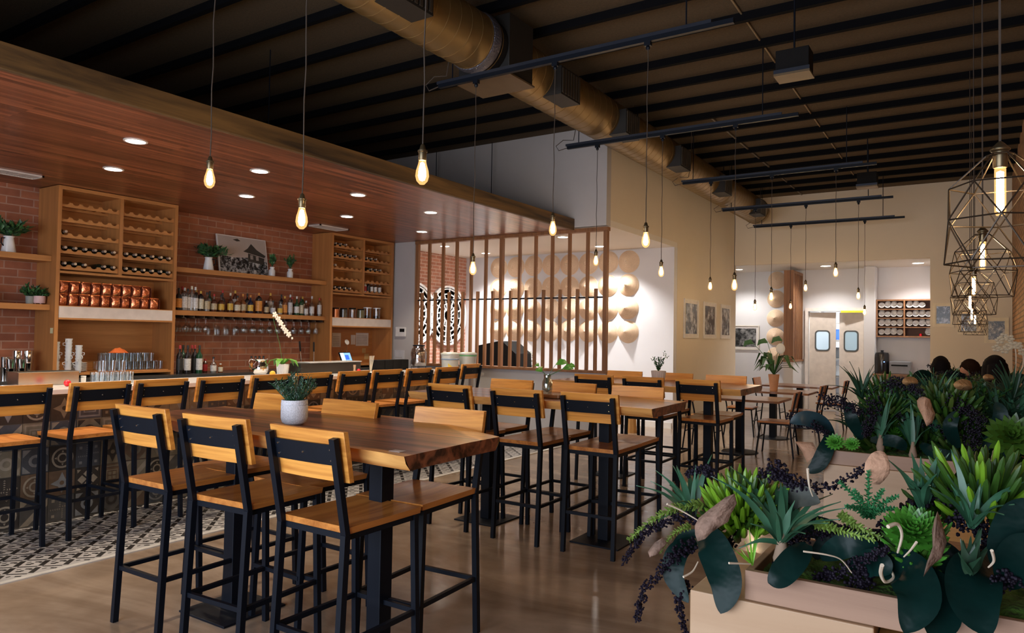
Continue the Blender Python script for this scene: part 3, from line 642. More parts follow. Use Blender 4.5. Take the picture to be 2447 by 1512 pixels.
shelf(5.232, 7.788, 2.365, 'upper wooden shelf between the wine cabinets, with picture and vases')
s4 = shelf(5.232, 7.788, 1.815, 'lower wooden shelf between the wine cabinets, full of bottles')
gr = MB()
for k in range(18): y = 5.27+k*.145; gr.box(-8.83, -8.53, y-.006, y+.006, 1.725, 1.752); gr.box(-8.83, -8.53, y-.025, y+.025, 1.719, 1.725)
gr.build('glass_rack', mat('rail_dark', (.05, .03, .02), .5), s4, smooth=0)
# hanging stemware
def make_glass(name, prof, n=10):
    return MB().lathe(prof, n).build(name, glass_m)
wg = make_glass('wine_glass', [(0, .0), (.034, -.002), (.034, -.004), (.005, -.01), (.0035, -.08), (.012, -.09), (.036, -.12), (.04, -.15), (.033, -.19), (.031, -.19), (.037, -.15), (.033, -.122), (.0, -.095)])
flute = make_glass('champagne_flute', [(0, .0), (.03, -.002), (.03, -.004), (.005, -.01), (.0035, -.07), (.012, -.085), (.026, -.12), (.028, -.17), (.022, -.23), (.02, -.23), (.026, -.17), (.0, -.09)])
first = {}
def put(proto, key, loc, label, cat, group, rz=0, scale=None):
    if key not in first:
        first[key] = 1; o = proto; o.location = loc; o.rotation_euler = (0, 0, rz); tag(o, label, cat, group)
        if scale: o.scale = (scale,)*3
        return o
    o = dup(proto, loc, rz, label, group, scale); return o
for k in range(17):
    y = 5.34+k*.145
    fl = 4 <= k <= 6
    for q, x in enumerate((-8.6, -8.75)):
        put(flute if fl else wg, 'fl' if fl else 'wg', (x, y, 1.7285), ('champagne flute' if fl else 'wine glass')+' hanging upside down, %s row, %s from the left' % (['front', 'rear'][q], ordn(k)), 'glass', 'hanging stemware', 0)
# ------------------------------------------------------------------ bottles
bgl = {'clear': glass('bottle_clear', (.8, .82, .82), .15), 'amber': mat('bottle_amber', (.16, .05, .012), .1, spec=.8), 'dark': mat('bottle_black', (.014, .012, .012), .1, spec=.8), 'green': mat('bottle_green', (.012, .06, .025), .1, spec=.8), 'brown': mat('bottle_brown', (.07, .022, .01), .1, spec=.8), 'blue': mat('bottle_blue', (.01, .015, .04), .1), 'white': mat('bottle_white', (.6, .6, .58), .25)}
lab = lambda c: mat('label_%d_%d_%d' % tuple(int(q*99) for q in c), c, .5, noise_=(60, .35))
def bottle(x, y, z, h, r, body, label_c, cap_c, text, group, shape=0):
    t = empty('liquor_bottle', (x, y, z)); tag(t, text, 'bottle', group)
    sh = [.62, .55, .7][shape]; nk = .011
    pr = [(0, 0), (r*.94, 0), (r, h*.03), (r, h*sh), (r*.75, h*(sh+.07)), (nk*1.1, h*(sh+.15)), (nk, h*.9), (0, h*.9)]
    MB().lathe(pr, 12).build('body', bgl[body], t)
    if body == 'clear': MB().lathe([(0, .004), (r*.9, .004), (r*.9, h*sh*.7), (0, h*sh*.7)], 10).build('liquid', mat('clear_liquid', (.45, .44, .42), .2), t)
    MB().lathe([(r+.0006, h*.12), (r+.001, h*.13), (r+.001, h*(sh-.1)), (r+.0006, h*(sh-.09))], 12).build('label', lab(label_c), t)
    MB().lathe([(nk+.003, h*.87), (nk+.003, h*.99), (nk+.001, h), (0, h)], 10).build('cap', lab(cap_c), t)
    return t
GB = 'liquor bottles on the lower shelf'
def sc(u): return at(u, 745, x=-8.6).y
W, TAN, GOLD, CR, OR, RED, BK, TEAL, SIL = (.62, .6, .58), (.45, .36, .22), (.6, .38, .06), (.6, .55, .42), (.6, .25, .05), (.4, .03, .03), (.02, .02, .02), (.2, .4, .4), (.5, .5, .52)
row = [(426, .30, .04, 'dark', OR, BK, 'black bottle with an orange label', 0), (439, .31, .04, 'clear', W, SIL, 'clear bottle with a large white label', 2), (449, .30, .036, 'clear', W, BK, 'white-labelled clear bottle with a black top', 2), (457, .34, .03, 'clear', SIL, CR, 'slim tall silver bottle', 0), (465, .33, .036, 'clear', W, W, 'pale frosted bottle with a white stopper', 0),
 (480, .28, .038, 'dark', CR, GOLD, 'cream and black patterned bottle', 2), (494, .27, .038, 'clear', TAN, BK, 'clear bottle with a faded tan label', 0), (510, .25, .04, 'brown', TAN, RED, 'stout brown bottle with a tan label', 1), (529, .25, .042, 'brown', GOLD, BK, 'round-shouldered bottle with a yellow label', 1), (550, .28, .038, 'brown', GOLD, CR, 'brown bottle with a pale stopper and gold label', 1), (566, .25, .042, 'amber', CR, BK, 'squat amber bottle with a cream label', 1), (581, .28, .04, 'amber', TAN, OR, 'amber bottle with an orange stopper', 1),
 (598, .27, .04, 'blue', GOLD, OR, 'navy bottle with an orange neck', 1), (617, .31, .046, 'dark', OR, OR, 'large bottle with an orange and teal label', 2), (637, .2, .034, 'dark', TAN, SIL, 'short dark bottle with a small tan label', 0), (652, .21, .036, 'clear', SIL, BK, 'short clear bottle with a round silver label', 1), (668, .21, .038, 'clear', GOLD, BK, 'short clear bottle with a yellow label', 1), (681, .29, .036, 'amber', OR, GOLD, 'amber bottle with a round gold cap', 0), (693, .32, .036, 'clear', SIL, SIL, 'tall clear bottle with a pale grey label', 2),
 (708, .30, .038, 'green', W, W, 'green bottle with a white label', 1), (720, .27, .036, 'green', CR, BK, 'green bottle with a tall cream label', 2), (731, .24, .034, 'clear', W, SIL, 'short clear bottle beside the green ones', 1), (744, .32, .038, 'clear', W, SIL, 'tall clear bottle near the right end of the row', 1), (764, .30, .034, 'clear', W, RED, 'white and red labelled bottle at the right end', 2)]
for k, (u, h, r, b, lc, cc, tx, s) in enumerate(row):
    bottle(-8.6+.01*math.sin(k*2.1), sc(u), 1.8155, h*.95, r, b, lc, cc, tx+', front row of the lower shelf', GB, s)
backs = ['dark', 'amber', 'dark', 'green', 'dark', 'brown', 'dark', 'brown', 'amber', 'dark', 'dark', 'green']
for k in range(12):
    bottle(-8.76, 5.33+k*.2, 1.8155, .3+.02*math.sin(k*1.7), .036, backs[k], [CR, TAN, W][k % 3], [BK, RED, GOLD][k % 3], 'half-hidden bottle in the back row of the lower shelf, %s from the left' % ordn(k), GB, k % 3)
GC = 'wine bottles on the back counter'
for k, (u, x, b, lc, cc) in enumerate(((429, -8.45, 'dark', BK, RED), (437, -8.6, 'green', SIL, BK), (448, -8.42, 'dark', W, BK), (458, -8.62, 'brown', RED, RED), (465, -8.5, 'dark', BK, RED), (476, -8.42, 'green', W, BK))):
    p = at(u, 870, x=x); bottle(x, p.y, 1.0105, .36, .04, b, lc, cc, 'dark wine bottle on the back counter, %s from the left' % ordn(k), GC, 0)
bottle(-8.4, at(510, 870, x=-8.4).y, 1.0105, .21, .038, 'clear', W, BK, 'small clear black-capped bottle on the back counter', GC, 1)
bottle(-8.4, at(527, 870, x=-8.4).y, 1.0105, .12, .03, 'amber', CR, W, 'little amber bottle with a cream label on the back counter', GC, 2)
bottle(-8.5, at(490, 870, x=-8.5).y, 1.0105, .18, .03, 'brown', RED, RED, 'red sauce bottle beside the wine bottles', GC, 2)
for k, u in enumerate((601, 611, 620, 630)): bottle(-8.45, at(u, 850, x=-8.45).y, 1.0105, .21, .02, ['amber', 'amber', 'dark', 'dark'][k], [OR, OR, BK, BK][k], BK, 'little bitters bottle behind the steel pitcher, %s from the left' % ordn(k), GC, 0)
for k, u in enumerate((905-13, 905-3, 905+6)):
    pass
# right cabinet: upright bottles in the low right cells
for k, u in enumerate((872, 880, 888, 897, 907)):
    y = at(u, 685, x=-8.5).y; bottle(-8.5, y, 2.2385, .165, .03, ['white', 'dark', 'clear', 'clear', 'clear'][k], [RED, BK, W, W, W][k], [W, BK, W, W, W][k], 'small bottle upright in the right wine cabinet, %s from the left' % ordn(k), 'small bottles in the right cabinet', 2)
# ------------------------------------------------------------------ foil coffee bags
copper = mat('copper_foil', (.62, .2, .09), .22, .9, bump=(30, .6)); bagl = mat('bag_dark', (.12, .03, .02), .35, .5)
def make_bag():
    t = MB(); nx, nz = 5, 6; w_, h_, d_ = .108, .128, .075
    for side in (1, -1):
        vs = []; fs = []
        for j in range(nz+1):
            for i in range(nx+1):
                fx, fz = i/nx, j/nz; bul = math.sin(PI*fx)**.6*(math.sin(PI*min(1, fz*.9+.06))**.6)
                vs.append((side*(.006+d_/2*bul*(1+.3*noise.noise((fx*4, fz*4, side*3)))), (fx-.5)*w_, fz*h_+(.006*noise.noise((fx*5, 1, 2)) if j == nz else 0)))
        for j in range(nz):
            for i in range(nx): a = j*(nx+1)+i; f = (a, a+1, a+nx+2, a+nx+1); fs.append(f if side > 0 else f[::-1])
        t.add(vs, fs)
    t.box(-.008, .008, -w_/2, w_/2, h_*.97, h_+.008)
    t.mat(1).box(-.03, .03, w_/2-.006, w_/2, .004, h_*.9)
    return t.build('coffee_bag', [copper, bagl], smooth=60)
bag0 = make_bag()
for r in range(2):
    for k in range(9 if r else 10):
        put(bag0, 'bag', (-8.49+.008*math.sin(k*3+r), 3.935+k*.117+.01*r, 1.8095+r*.139), 'copper foil coffee bag, %s row, %s from the left' % (['bottom', 'top'][r], ordn(k)), 'bag', 'foil coffee bags', .12*math.sin(k*2.3+r*2))
# ------------------------------------------------------------------ shelf decoration
greens = [mat('leaf_dark', (.02, .07, .025), .45, noise_=(30, .4)), mat('leaf_mid', (.045, .14, .04), .45, noise_=(30, .4)), mat('leaf_light', (.1, .22, .05), .45, noise_=(30, .3)), mat('leaf_bluegreen', (.05, .13, .09), .5, noise_=(30, .3))]
def bush(mb, c, rx, rz, n, ll, seed, droop=.3, mats=2, stem=True):
    """leafy sprigs fanning out of a pot mouth c"""
    rg = random.Random(seed); c = Vector(c)
    for k in range(n):
        a = rg.uniform(0, 2*PI); t = rg.uniform(.1, 1)**.6; tip = c+Vector((math.cos(a)*rx*t, math.sin(a)*rx*t, rz*(1.15-t*.8*droop*2)*rg.uniform(.55, 1.05)))
        mid = (c+tip)/2+Vector((0, 0, rz*.12)); pts = [c, mid, tip]
        mb.mat(0).tube(pts, .0016, 4, False)
        for q in range(rg.randint(6, 9)):
            f = .25+.75*q/8; p = c.lerp(mid, f*2) if f < .5 else mid.lerp(tip, f*2-1)
            d = (tip-c).normalized()+Vector((rg.uniform(-1, 1), rg.uniform(-1, 1), rg.uniform(-.4, .8))); d.normalize(); l = ll*rg.uniform(.6, 1.1)
            mb.mat(rg.randrange(mats)).blade([p, p+d*l*.5, p+d*l], [ll*.05, ll*.2, ll*.02], (rg.uniform(-1, 1), rg.uniform(-1, 1), 1), .1)
ceram = mat('white_ceramic', (.72, .72, .72), .22)
def jug(loc, label, rz, seed):
    t = empty('enamel_pitcher', loc, rz); tag(t, label, 'pitcher')
    MB().lathe([(0, 0), (.068, 0), (.07, .01), (.048, .14), (.045, .16), (.052, .175), (.05, .178), (.042, .16), (0, .1)], 20).build('body', ceram, t)
    MB().tube([(0, .045, .155), (0, .085, .15), (0, .088, .1), (0, .06, .07)], .006, 6).build('handle', black, t); return t
def greenery(loc, label, rx, rz, n, ll, seed, m=(0, 1), name='leafy_sprigs', cat='plant', group=None, droop=.3):
    mb = MB(); bush(mb, (0, 0, 0), rx, rz, n, ll, seed, droop, len(m)); o = mb.build(name, [greens[i] for i in m], None, loc, smooth=0); return tag(o, label, cat, group)
p = at(20, 602, x=-8.66); jug((-8.66, p.y, 2.351), 'white enamel pitcher on the upper left shelf', R_(200), 1)
greenery((-8.66, p.y, 2.51), 'dark leafy sprigs in the pitcher on the upper left shelf', .25, .2, 44, .075, 4)
p = at(498, 643, x=-8.66); jug((-8.66, p.y, 2.366), 'white enamel pitcher left of the framed temple picture', R_(-40), 2)
greenery((-8.66, p.y, 2.525), 'dark leafy sprigs in the pitcher beside the temple picture', .27, .2, 44, .075, 9)
for k, u in enumerate((650, 693)):
    p = at(u, 655, x=-8.64); o = MB().lathe([(0, 0), (.042, 0), (.045, .008), (.045, .09), (.03, .11), (.028, .12), (.034, .124), (.034, .14), (.026, .14), (0, .1)], 18).build('ceramic_bottle_vase', ceram, None, (-8.64, p.y, 2.366)); tag(o, 'small white bottle vase right of the temple picture, the %s one' % ['left', 'right'][k], 'vase', 'white bottle vases')
    greenery((-8.64, p.y, 2.49), 'green sprig standing in the %s white bottle vase' % ['left', 'right'][k], .08+.03*k, .2, 16, .06, 30+k, (0, 1), droop=.15)
# temple picture leaning on the brick wall: generic pagoda roofs over a crowd
tp = empty('framed_picture', (0, 0, 0)); tag(tp, 'large leaning black and white picture of a tiered temple roof', 'picture')
p0 = at(517, 640, x=-8.74); p1 = at(636, 657, x=-8.74); Y0, Y1 = 6.05, 6.86; zb, zt = 2.367, 2.905
def lean(y, z): return (-8.72-.1*(z-zb)/(zt-zb), y, z)
fr = MB(); q = [lean(Y0, zb), lean(Y1, zb), lean(Y1, zt), lean(Y0, zt)]; fr.poly(q); fr.poly([(a-.025, b, c) for a, b, c in reversed(q)])
for i in range(4): a, b = q[i], q[(i+1) % 4]; fr.poly([a, (a[0]-.025, a[1], a[2]), (b[0]-.025, b[1], b[2]), b])
fr.build('canvas_edge', mat('paper_white', (.66, .63, .6), .6), tp, smooth=0)
pc = MB(); m_ = .012
def L3(fy, fz, o_=.001): a = lean(Y0+m_+(Y1-Y0-2*m_)*fy, zb+m_+(zt-zb-2*m_)*fz); return (a[0]+o_, a[1], a[2])
pc.mat(0).poly([L3(0, 0), L3(1, 0), L3(1, 1), L3(0, 1)])
pc.mat(1).poly([L3(0, 0, .002), L3(1, 0, .002), L3(1, .38, .002), L3(.6, .46, .002), L3(.3, .42, .002), L3(0, .45, .002)])
pc.mat(2).poly([L3(.5, .62, .003), L3(.95, .5, .003), L3(.98, .56, .003), L3(.8, .7, .003), L3(.68, .86, .003), L3(.6, .72, .003)])
pc.poly([L3(.58, .35, .003), L3(.92, .3, .003), L3(.95, .48, .003), L3(.6, .58, .003)])
pc.poly([L3(.3, .92, .003), L3(.4, .96, .003), L3(.46, .9, .003), L3(.38, .88, .003)])
pc.mat(3).poly([L3(.64, .42, .004), L3(.7, .42, .004), L3(.7, .54, .004), L3(.64, .54, .004)]).poly([L3(.76, .4, .004), L3(.82, .4, .004), L3(.82, .52, .004), L3(.76, .52, .004)])
pc.build('print', [mat('print_sky', (.42, .36, .33), .4, noise_=(3, .1)), photo('print_crowd', 3, scale=16), mat('print_dark', (.04, .035, .03), .4), mat('print_light', (.3, .27, .25), .4)], tp, smooth=0)
# lower left shelf
GL = 'drinking glasses on the lower left shelf'
tum = MB().lathe([(0, .004), (.03, .004), (.036, .1), (.038, .1), (.032, 0), (0, 0)], 12).build('tumbler', glass_m)
for i in range(3):
    for j in range(5): put(tum, 'tum', (-8.62-.085*i, 3.0+.082*j+.02*i, 1.8155), 'clear tumbler on the lower left shelf, bottom layer, %s row, %s from the left' % (ordn(i), ordn(j)), 'glass', GL)
for i in range(2):
    for j in range(4): put(tum, 'tum', (-8.66-.085*i, 3.04+.082*j, 1.917), 'clear tumbler on the lower left shelf, top layer, %s row, %s from the left' % (ordn(i), ordn(j)), 'glass', GL)
p = at(71, 722, x=-8.62); o = MB().lathe([(0, 0), (.036, 0), (.043, .085), (.038, .085), (0, .06)], 18).build('plant_pot', mat('pot_grey', (.25, .26, .24), .7), None, (-8.62, p.y, 1.8155)); tag(o, 'small grey pot on the lower left shelf', 'pot')
greenery((-8.62, p.y, 1.88), 'little dark plant in the grey pot on the lower left shelf', .13, .13, 24, .06, 11)
p = at(93, 724, x=-8.6); t = empty('pink_planter', (-8.6, p.y, 1.8155)); tag(t, 'oval pink and white planter on little feet at the end of the lower left shelf', 'planter')
MB().lathe([(0, .012), (.055, .012), (.06, .02), (.062, .09), (.056, .09), (0, .06)], 24).build('body', mat('pot_pink', (.6, .4, .4), .5, noise_=(12, .2)), t)
for a in range(3): MB().blob((.035*math.cos(a*2.1), .035*math.sin(a*2.1), .008), .009).build('foot', mat('pot_pink', (.6, .4, .4), .5), t)
greenery((-8.6, p.y, 1.89), 'dark trailing plant in the pink planter', .13, .1, 20, .06, 14, droop=.6)
# ------------------------------------------------------------------ things inside / on the cabinets' low shelf
cup = MB().lathe([(0, .0), (.025, 0), (.038, .055), (.035, .055), (.0, .006)], 14).tube([(0, .036, .045), (0, .055, .04), (0, .055, .02), (0, .03, .014)], .004, 5).build('coffee_cup', ceram)
GD = 'white cups stacked in the left cabinet'
for s, y in enumerate((3.92, 4.02, 4.1)):
    for q in range((9, 10, 8)[s]): put(cup, 'cup', (-8.55+.06*s, y, 1.0655+.036*q), 'white coffee cup in the left cabinet, %s stack, %s from the bottom' % (ordn(s), ordn(q)), 'cup', GD, 1+q)
pl = MB().lathe([(0, .002), (.03, 0), (.055, .012), (.053, .014), (0, .006)], 18).build('saucer', ceram)
for s, y in enumerate((4.13, 4.23)):
    for q in range(8): put(pl, 'pl', (-8.62, y, 1.0655+.013*q), 'white saucer, %s from the bottom of the %s low stack' % (ordn(q), ['left', 'right'][s]), 'plate', 'white saucer stacks')
trayy = MB().box(-8.78, -8.44, 4.36, 5.17, 1.0655, 1.075).build('glass_tray', cab_y, smooth=0); tag(trayy, 'shallow wooden tray under the upturned glasses in the left cabinet', 'tray')
for L_ in range(2):
    for i in range(3):
        for j in range(9 if not L_ else 7): put(tum, 'tum', (-8.5-.09*i, 4.42+.084*j+L_*.05, 1.0755+L_*.101), 'tumbler on the cabinet tray, %s layer, %s row, %s from the left' % (['bottom', 'top'][L_], ordn(i), ordn(j)), 'glass', 'tumblers in the left cabinet')
def cloth(loc, label, m, s=.1):
    mb = MB(); n = 12; vs = []; fs = []
    for j in range(n+1):
        for i in range(n+1): x, y = (i/n-.5)*s*1.4, (j/n-.5)*s*2; vs.append((x, y, max(0, .055*(1-(x/s/.7)**2-(y/s)**2)+.02*noise.noise((x*40, y*30, 3)))))
    for j in range(n):
        for i in range(n): a = j*(n+1)+i; fs.append((a, a+1, a+n+2, a+n+1))
    return tag(mb.add(vs, fs).build('folded_cloth', m, None, loc), label, 'cloth')
cloth((-8.58, 4.62, 1.279), 'crumpled orange cloth on top of the stacked glasses', mat('cloth_orange', (.75, .16, .03), .8))
nt_ = MB().box(-8.5, -8.44, 3.8275, 3.8285, 1.5, 1.56).build('sticky_note', mat('note_yellow', (.65, .6, .35), .8), smooth=0); tag(nt_, 'pale yellow note stuck on the side of the left wine cabinet', 'note')
# shakers
for k, (u, x, h) in enumerate(((10, -8.45, .24), (24, -8.4, .22), (39, -8.6, .3), (50, -8.4, .22), (66, -8.6, .3))):
    p = at(u, 885, x=x); o = MB().lathe([(0, 0), (.036, 0), (.043, h*.55), (.044, h*.56), (.042, h*.57), (.046, h), (.043, h), (0, h*.9)], 16).build('cocktail_shaker', chrome, None, (x, p.y, 1.0105)); tag(o, 'steel cocktail shaker tin on the back counter, %s from the left' % ordn(k), 'shaker', 'cocktail shakers')
# jars on the right cabinet drawer
for k, (u, r, h, m, c) in enumerate(((802, .055, .15, mat('jar_copper', (.35, .12, .05), .2, .6), 'copper-coloured jar with a dark lid'), (821, .06, .15, mat('jar_dark', (.04, .035, .03), .15), 'dark glass jar'), (842, .06, .16, glass_m, 'clear jar half full of dry leaves'), (862, .06, .15, mat('jar_olive', (.12, .11, .06), .15), 'olive-coloured jar'))):
    t = empty('storage_jar', (-8.52, at(u, 750, x=-8.52).y, 1.8095)); tag(t, c+' above the right white drawer', 'jar', 'jars above the right drawer')
    MB().lathe([(0, 0), (r, 0), (r, h*.85), (r*.85, h*.9), (0, h*.88)], 16).build('body', m, t); MB().lathe([(0, h*.88), (r*.9, h*.88), (r*.9, h), (0, h)], 16).build('lid', black2, t)
for k, u in enumerate((878, 900)):
    t = empty('storage_canister', (-8.55, at(u, 750, x=-8.55).y, 1.8095)); tag(t, 'tall clear canister with a flat white lid, the %s one' % ['left', 'right'][k], 'canister', 'clear canisters')
    MB().lathe([(0, 0), (.062, 0), (.065, .17), (.062, .17), (.058, .006), (0, .006)], 18).build('body', glass_m, t); MB().lathe([(0, .17), (.07, .17), (.07, .185), (0, .188)], 18).build('lid', ceram, t)
    MB().lathe([(0, .007), (.055, .007), (.055, .05), (0, .05)], 14).build('contents', mat('dry_goods', (.06, .04, .03), .8), t)
paper = mat('paper_white', (.66, .63, .6), .6)
for (u0, v0, u1, v1), l in (((794, 795, 814, 829), 'white notice pinned at the left in the right cabinet'), ((839, 800, 849, 823), 'narrow slip of paper in the right cabinet'), ((851, 795, 880, 826), 'white framed notice in the right cabinet'), ((866, 832, 874, 843), 'tan sticky note beside the till screen'), ((871, 845, 881, 858), 'lower tan sticky note beside the till screen')):
    a = at(u0, v0, x=-8.845); b = at(u1, v1, x=-8.845); o = MB().box(-8.849, -8.845, a.y, b.y, b.z, a.z).build('paper_notice', paper if 'white' in l or 'slip' in l else mat('note_tan', (.5, .35, .15), .8), smooth=0); tag(o, l, 'paper')
    if 'white' in l:
        mk = MB()
        for q in range(6): mk.box(-8.845, -8.8445, a.y+.02, b.y-.03, b.z+.03+q*.027, b.z+.04+q*.027)
        mk.build('faint_lines', mat('faint_ink', (.4, .36, .33), .7), o, smooth=0)
p = at(829, 817, x=-8.6); o = MB().lathe([(0, -.004), (.045, -.004), (.045, .004), (0, .006)], 24, M=Matrix.Rotation(R_(70), 4, 'Y')).build('round_sign', paper, None, (-8.6, p.y, p.z)); tag(o, 'round white disc sign above the till screen', 'sign')
MB().tube([(0, 0, -.045), (0, 0, p.z*-1+1.012)], .004, 6).build('stem', steel, o)
# till screen
p = at(846, 846, x=-8.2); t = empty('till_screen', (-8.35, p.y, 1.0105), R_(15)); tag(t, 'tilted touchscreen till showing a light blue page', 'till')
M = Matrix.Rotation(R_(-22), 4, 'Y')
def tb(mb, x0, x1, y0, y1, z0, z1):
    k = len(mb.v); mb.box(x0, x1, y0, y1, z0, z1)
    for i in range(k, len(mb.v)): mb.v[i] = tuple((M @ Vector(mb.v[i]))+Vector((0, 0, .13)))
    return mb
tb(MB(), -.02, .0, -.16, .16, -.11, .13).build('housing', black, t, smooth=0, bevel=.004)
tb(MB(), 0, .002, -.145, -.05, -.095, .115).build('screen', mat('screen_pale', (.5, .75, .8), .3, emit=(.45, .72, .8), es=1.0), t, smooth=0)
tb(MB(), 0, .002, -.05, .145, -.095, .115).build('screen', mat('screen_blue', (.15, .3, .6), .3, emit=(.12, .25, .5), es=.8), t, smooth=0)
tb(MB(), .002, .003, -.03, .08, .0, .08).build('screen_tile', mat('screen_deep', (.03, .08, .5), .3, emit=(.02, .07, .5), es=.8), t, smooth=0)
MB().bar((-.03, 0, 0), (-.02, 0, .1), .06).box(-.09, .06, -.08, .08, 0, .015).build('stand', black, t, smooth=0)
# ------------------------------------------------------------------ things on the bar top and station
ZB = 1.0705
def on_bar(u, v, x): p = at(u, v, x=x); return (x, p.y, ZB)
t = empty('steel_tray', (-6.74, 3.02, ZB), R_(0)); tag(t, 'rectangular brushed steel bin on the bar at the left', 'bin')
x0, x1, y0, y1, h = -.1, .1, -.26, .22, .115
MB().box(x0, x1, y0, y1, 0, .004).box(x0, x0+.005, y0, y1, 0, h).box(x1-.005, x1, y0, y1, 0, h).box(x0, x1, y0, y0+.005, 0, h).box(x0, x1, y1-.005, y1, 0, h).box(x0-.008, x1+.008, y0-.008, y0, h-.004, h).box(x1, x1+.01, y0, y1, h-.004, h).build('pan', steel, t, smooth=0, bevel=.002)
tag(MB().lathe([(0, 0), (.02, 0), (.021, .045), (.017, .05), (0, .05)], 12).lathe([(0, .05), (.022, .05), (.022, .062), (0, .062)], 12).build('spice_jar', ceram, None, (-6.75, 3.33, ZB)), 'small white-lidded jar behind the red ball', 'jar')
tag(MB().blob((0, 0, .028), .028, 14, 9).build('red_ball', mat('glossy_red', (.65, .01, .02), .25), None, on_bar(161, 915, -6.4)), 'small glossy red ball-shaped lid on the bar', 'lid')
for i in range(2):
    for j in range(4): put(tum, 'tum', (-6.62+.09*i, 3.36+.088*j, ZB), 'tumbler on the bar behind the second stool, %s row, %s from the left' % (['rear', 'front'][i], ordn(j)), 'glass', 'tumblers on the bar')
for k in range(3): put(tum, 'tum', (-6.58, 3.4+.088*k, ZB+.102), 'upper tumbler of the group on the bar, %s from the left' % ordn(k), 'glass', 'tumblers on the bar')
o = MB().box(-7.3, -6.95, 4.05, 4.75, .9605, .985).build('cutting_board', mat('board_green', (.01, .22, .09), .5), smooth=0, bevel=.003); tag(o, 'green cutting board on the steel bar station', 'board')
t = empty('ice_well', (-7.12, 5.0, .9605)); tag(t, 'steel insert pans set in the station behind the bar', 'pan'); 
for k in range(3): MB().box(-.16, .14, -.1+k*.28, .14+k*.28, 0, .06).build('pan', steel, t, smooth=0, bevel=.004)
# pitcher, orchid pot, lemon, boxes
pp = on_bar(622, 893, -6.72)
t = empty('steel_pitcher', pp, R_(-60)); tag(t, 'bulbous polished steel water pitcher on the bar', 'pitcher')
MB().lathe([(0, 0), (.05, 0), (.075, .03), (.088, .07), (.082, .115), (.062, .145), (.06, .17), (.066, .18), (.06, .178), (.05, .15), (0, .1)], 28).build('body', chrome, t)
MB().tube([(0, -.06, .17), (0, -.12, .178), (0, -.135, .14), (0, -.115, .09), (0, -.082, .06)], .006, 8).build('handle', chrome, t)
MB().blade([(0, .05, .165), (0, .085, .185)], [.03, .008], fold=.5).build('spout', chrome, t)
pp = on_bar(675, 895, -6.62); t = empty('flower_pot', pp); tag(t, 'white ribbed pot on the bar holding the white orchid', 'pot')
mb = MB(); prof = [(0, 0), (.055, 0), (.066, .1), (.068, .125), (.06, .125), (0, .1)]; mb.lathe(prof, 32)
for k in range(0, 28): a = 2*PI*k/28; mb.tube([(.056*math.cos(a), .056*math.sin(a), .004), (.068*math.cos(a), .068*math.sin(a), .12)], .003, 4)
mb.build('pot', ceram, t)
t = empty('white_orchid', (pp[0], pp[1], pp[2]+.11)); tag(t, 'white orchid arching over the bar with a chain of blossoms', 'plant')
mb = MB()
for a, l in ((.3, .2), (1.6, .16), (2.9, .22), (4.2, .17), (5.3, .2), (.9, .15)):
    d = Vector((math.cos(a), math.sin(a), 0)); mb.blade([Vector((0, 0, 0)), d*l*.4+Vector((0, 0, .07)), d*l*.8+Vector((0, 0, .05)), d*l+Vector((0, 0, -.01))], [.012, .036, .03, .004], fold=.2)
mb.build('leaves', mat('lily_leaf', (.09, .26, .03), .35), t)
Pv = [at(u, v, x=pp[0]+.05)-Vector(t.location) for u, v in ((675, 868), (668, 820), (655, 770), (652, 750), (662, 752), (678, 780), (697, 806))]
MB().tube(Pv, .0025, 5).build('stem', greens[1], t)
petal = mat('petal_white', (.8, .78, .7), .6, noise_=(20, .05))
for k, (u, v) in enumerate(((656, 752), (664, 762), (670, 772), (676, 782), (682, 791), (689, 799), (697, 808))):
    c = at(u, v, x=pp[0]+.05)-Vector(t.location); s = .036 if k < 6 else .014; mb = MB()
    for q in range(5): a = 2*PI*q/5+k*.7; M2 = Matrix.Rotation(a, 4, 'X') @ Matrix.Rotation(.3, 4, 'Y'); mb.blob(c+Vector((.008, math.cos(a)*s*.55, math.sin(a)*s*.55)), (.004, s*.52, s*.36), 8, 5, Matrix.Rotation(a, 4, 'X'))
    mb.build('blossom', petal, t)
tag(MB().blob((0, 0, .03), (.028, .034, .03), 12, 8).build('lemon', mat('lemon', (.8, .38, .03), .5), None, on_bar(651, 898, -6.5)), 'yellow-orange lemon between pitcher and orchid pot', 'fruit')
t = empty('garnish_caddy', (0, 0, 0)); tag(t, 'long low black garnish caddy with a clear lid on the bar', 'caddy')
a = on_bar(705, 890, -6.6); b = on_bar(848, 890, -6.6); MB().box(-6.7, -6.5, a[1], b[1], ZB, ZB+.13).build('box', mat('caddy_black', (.02, .018, .016), .35), t, smooth=0, bevel=.004); MB().box(-6.71, -6.49, a[1]+.12, b[1]+.01, ZB+.1305, ZB+.142).build('lid', mat('lid_clear', (.45, .45, .45), .15), t, smooth=0, bevel=.003)
for k, (u, v) in enumerate(((716, 815), (750, 817))):
    q = at(u, v, x=-6.9); t = empty('bar_tool', (0, 0, 0)); tag(t, 'black-handled steel bar tool standing behind the caddy, the %s one' % ['left', 'right'][k], 'tool', 'bar tools')
    b2 = (q.x+.0, q.y+.06-.05*k, .9605); MB().tube([b2, tuple(Vector(b2).lerp(q, .75))], .005, 6).build('shaft', steel, t); MB().tube([tuple(Vector(b2).lerp(q, .75)), tuple(q)], .01, 8).build('grip', black2, t)
tag(MB().blob((0, 0, .026), .026, 12, 8).build('red_fruit', mat('glossy_red', (.65, .01, .02), .25), None, on_bar(857, 884, -6.4)), 'small round red fruit at the right end of the black caddy', 'fruit')
tag(MB().lathe([(0, 0), (.02, 0), (.012, .05), (.018, .1), (0, .1)], 10).build('wooden_muddler', pale_w, None, on_bar(847, 890, -6.42)), 'pale wooden muddler standing beside the caddy', 'tool')
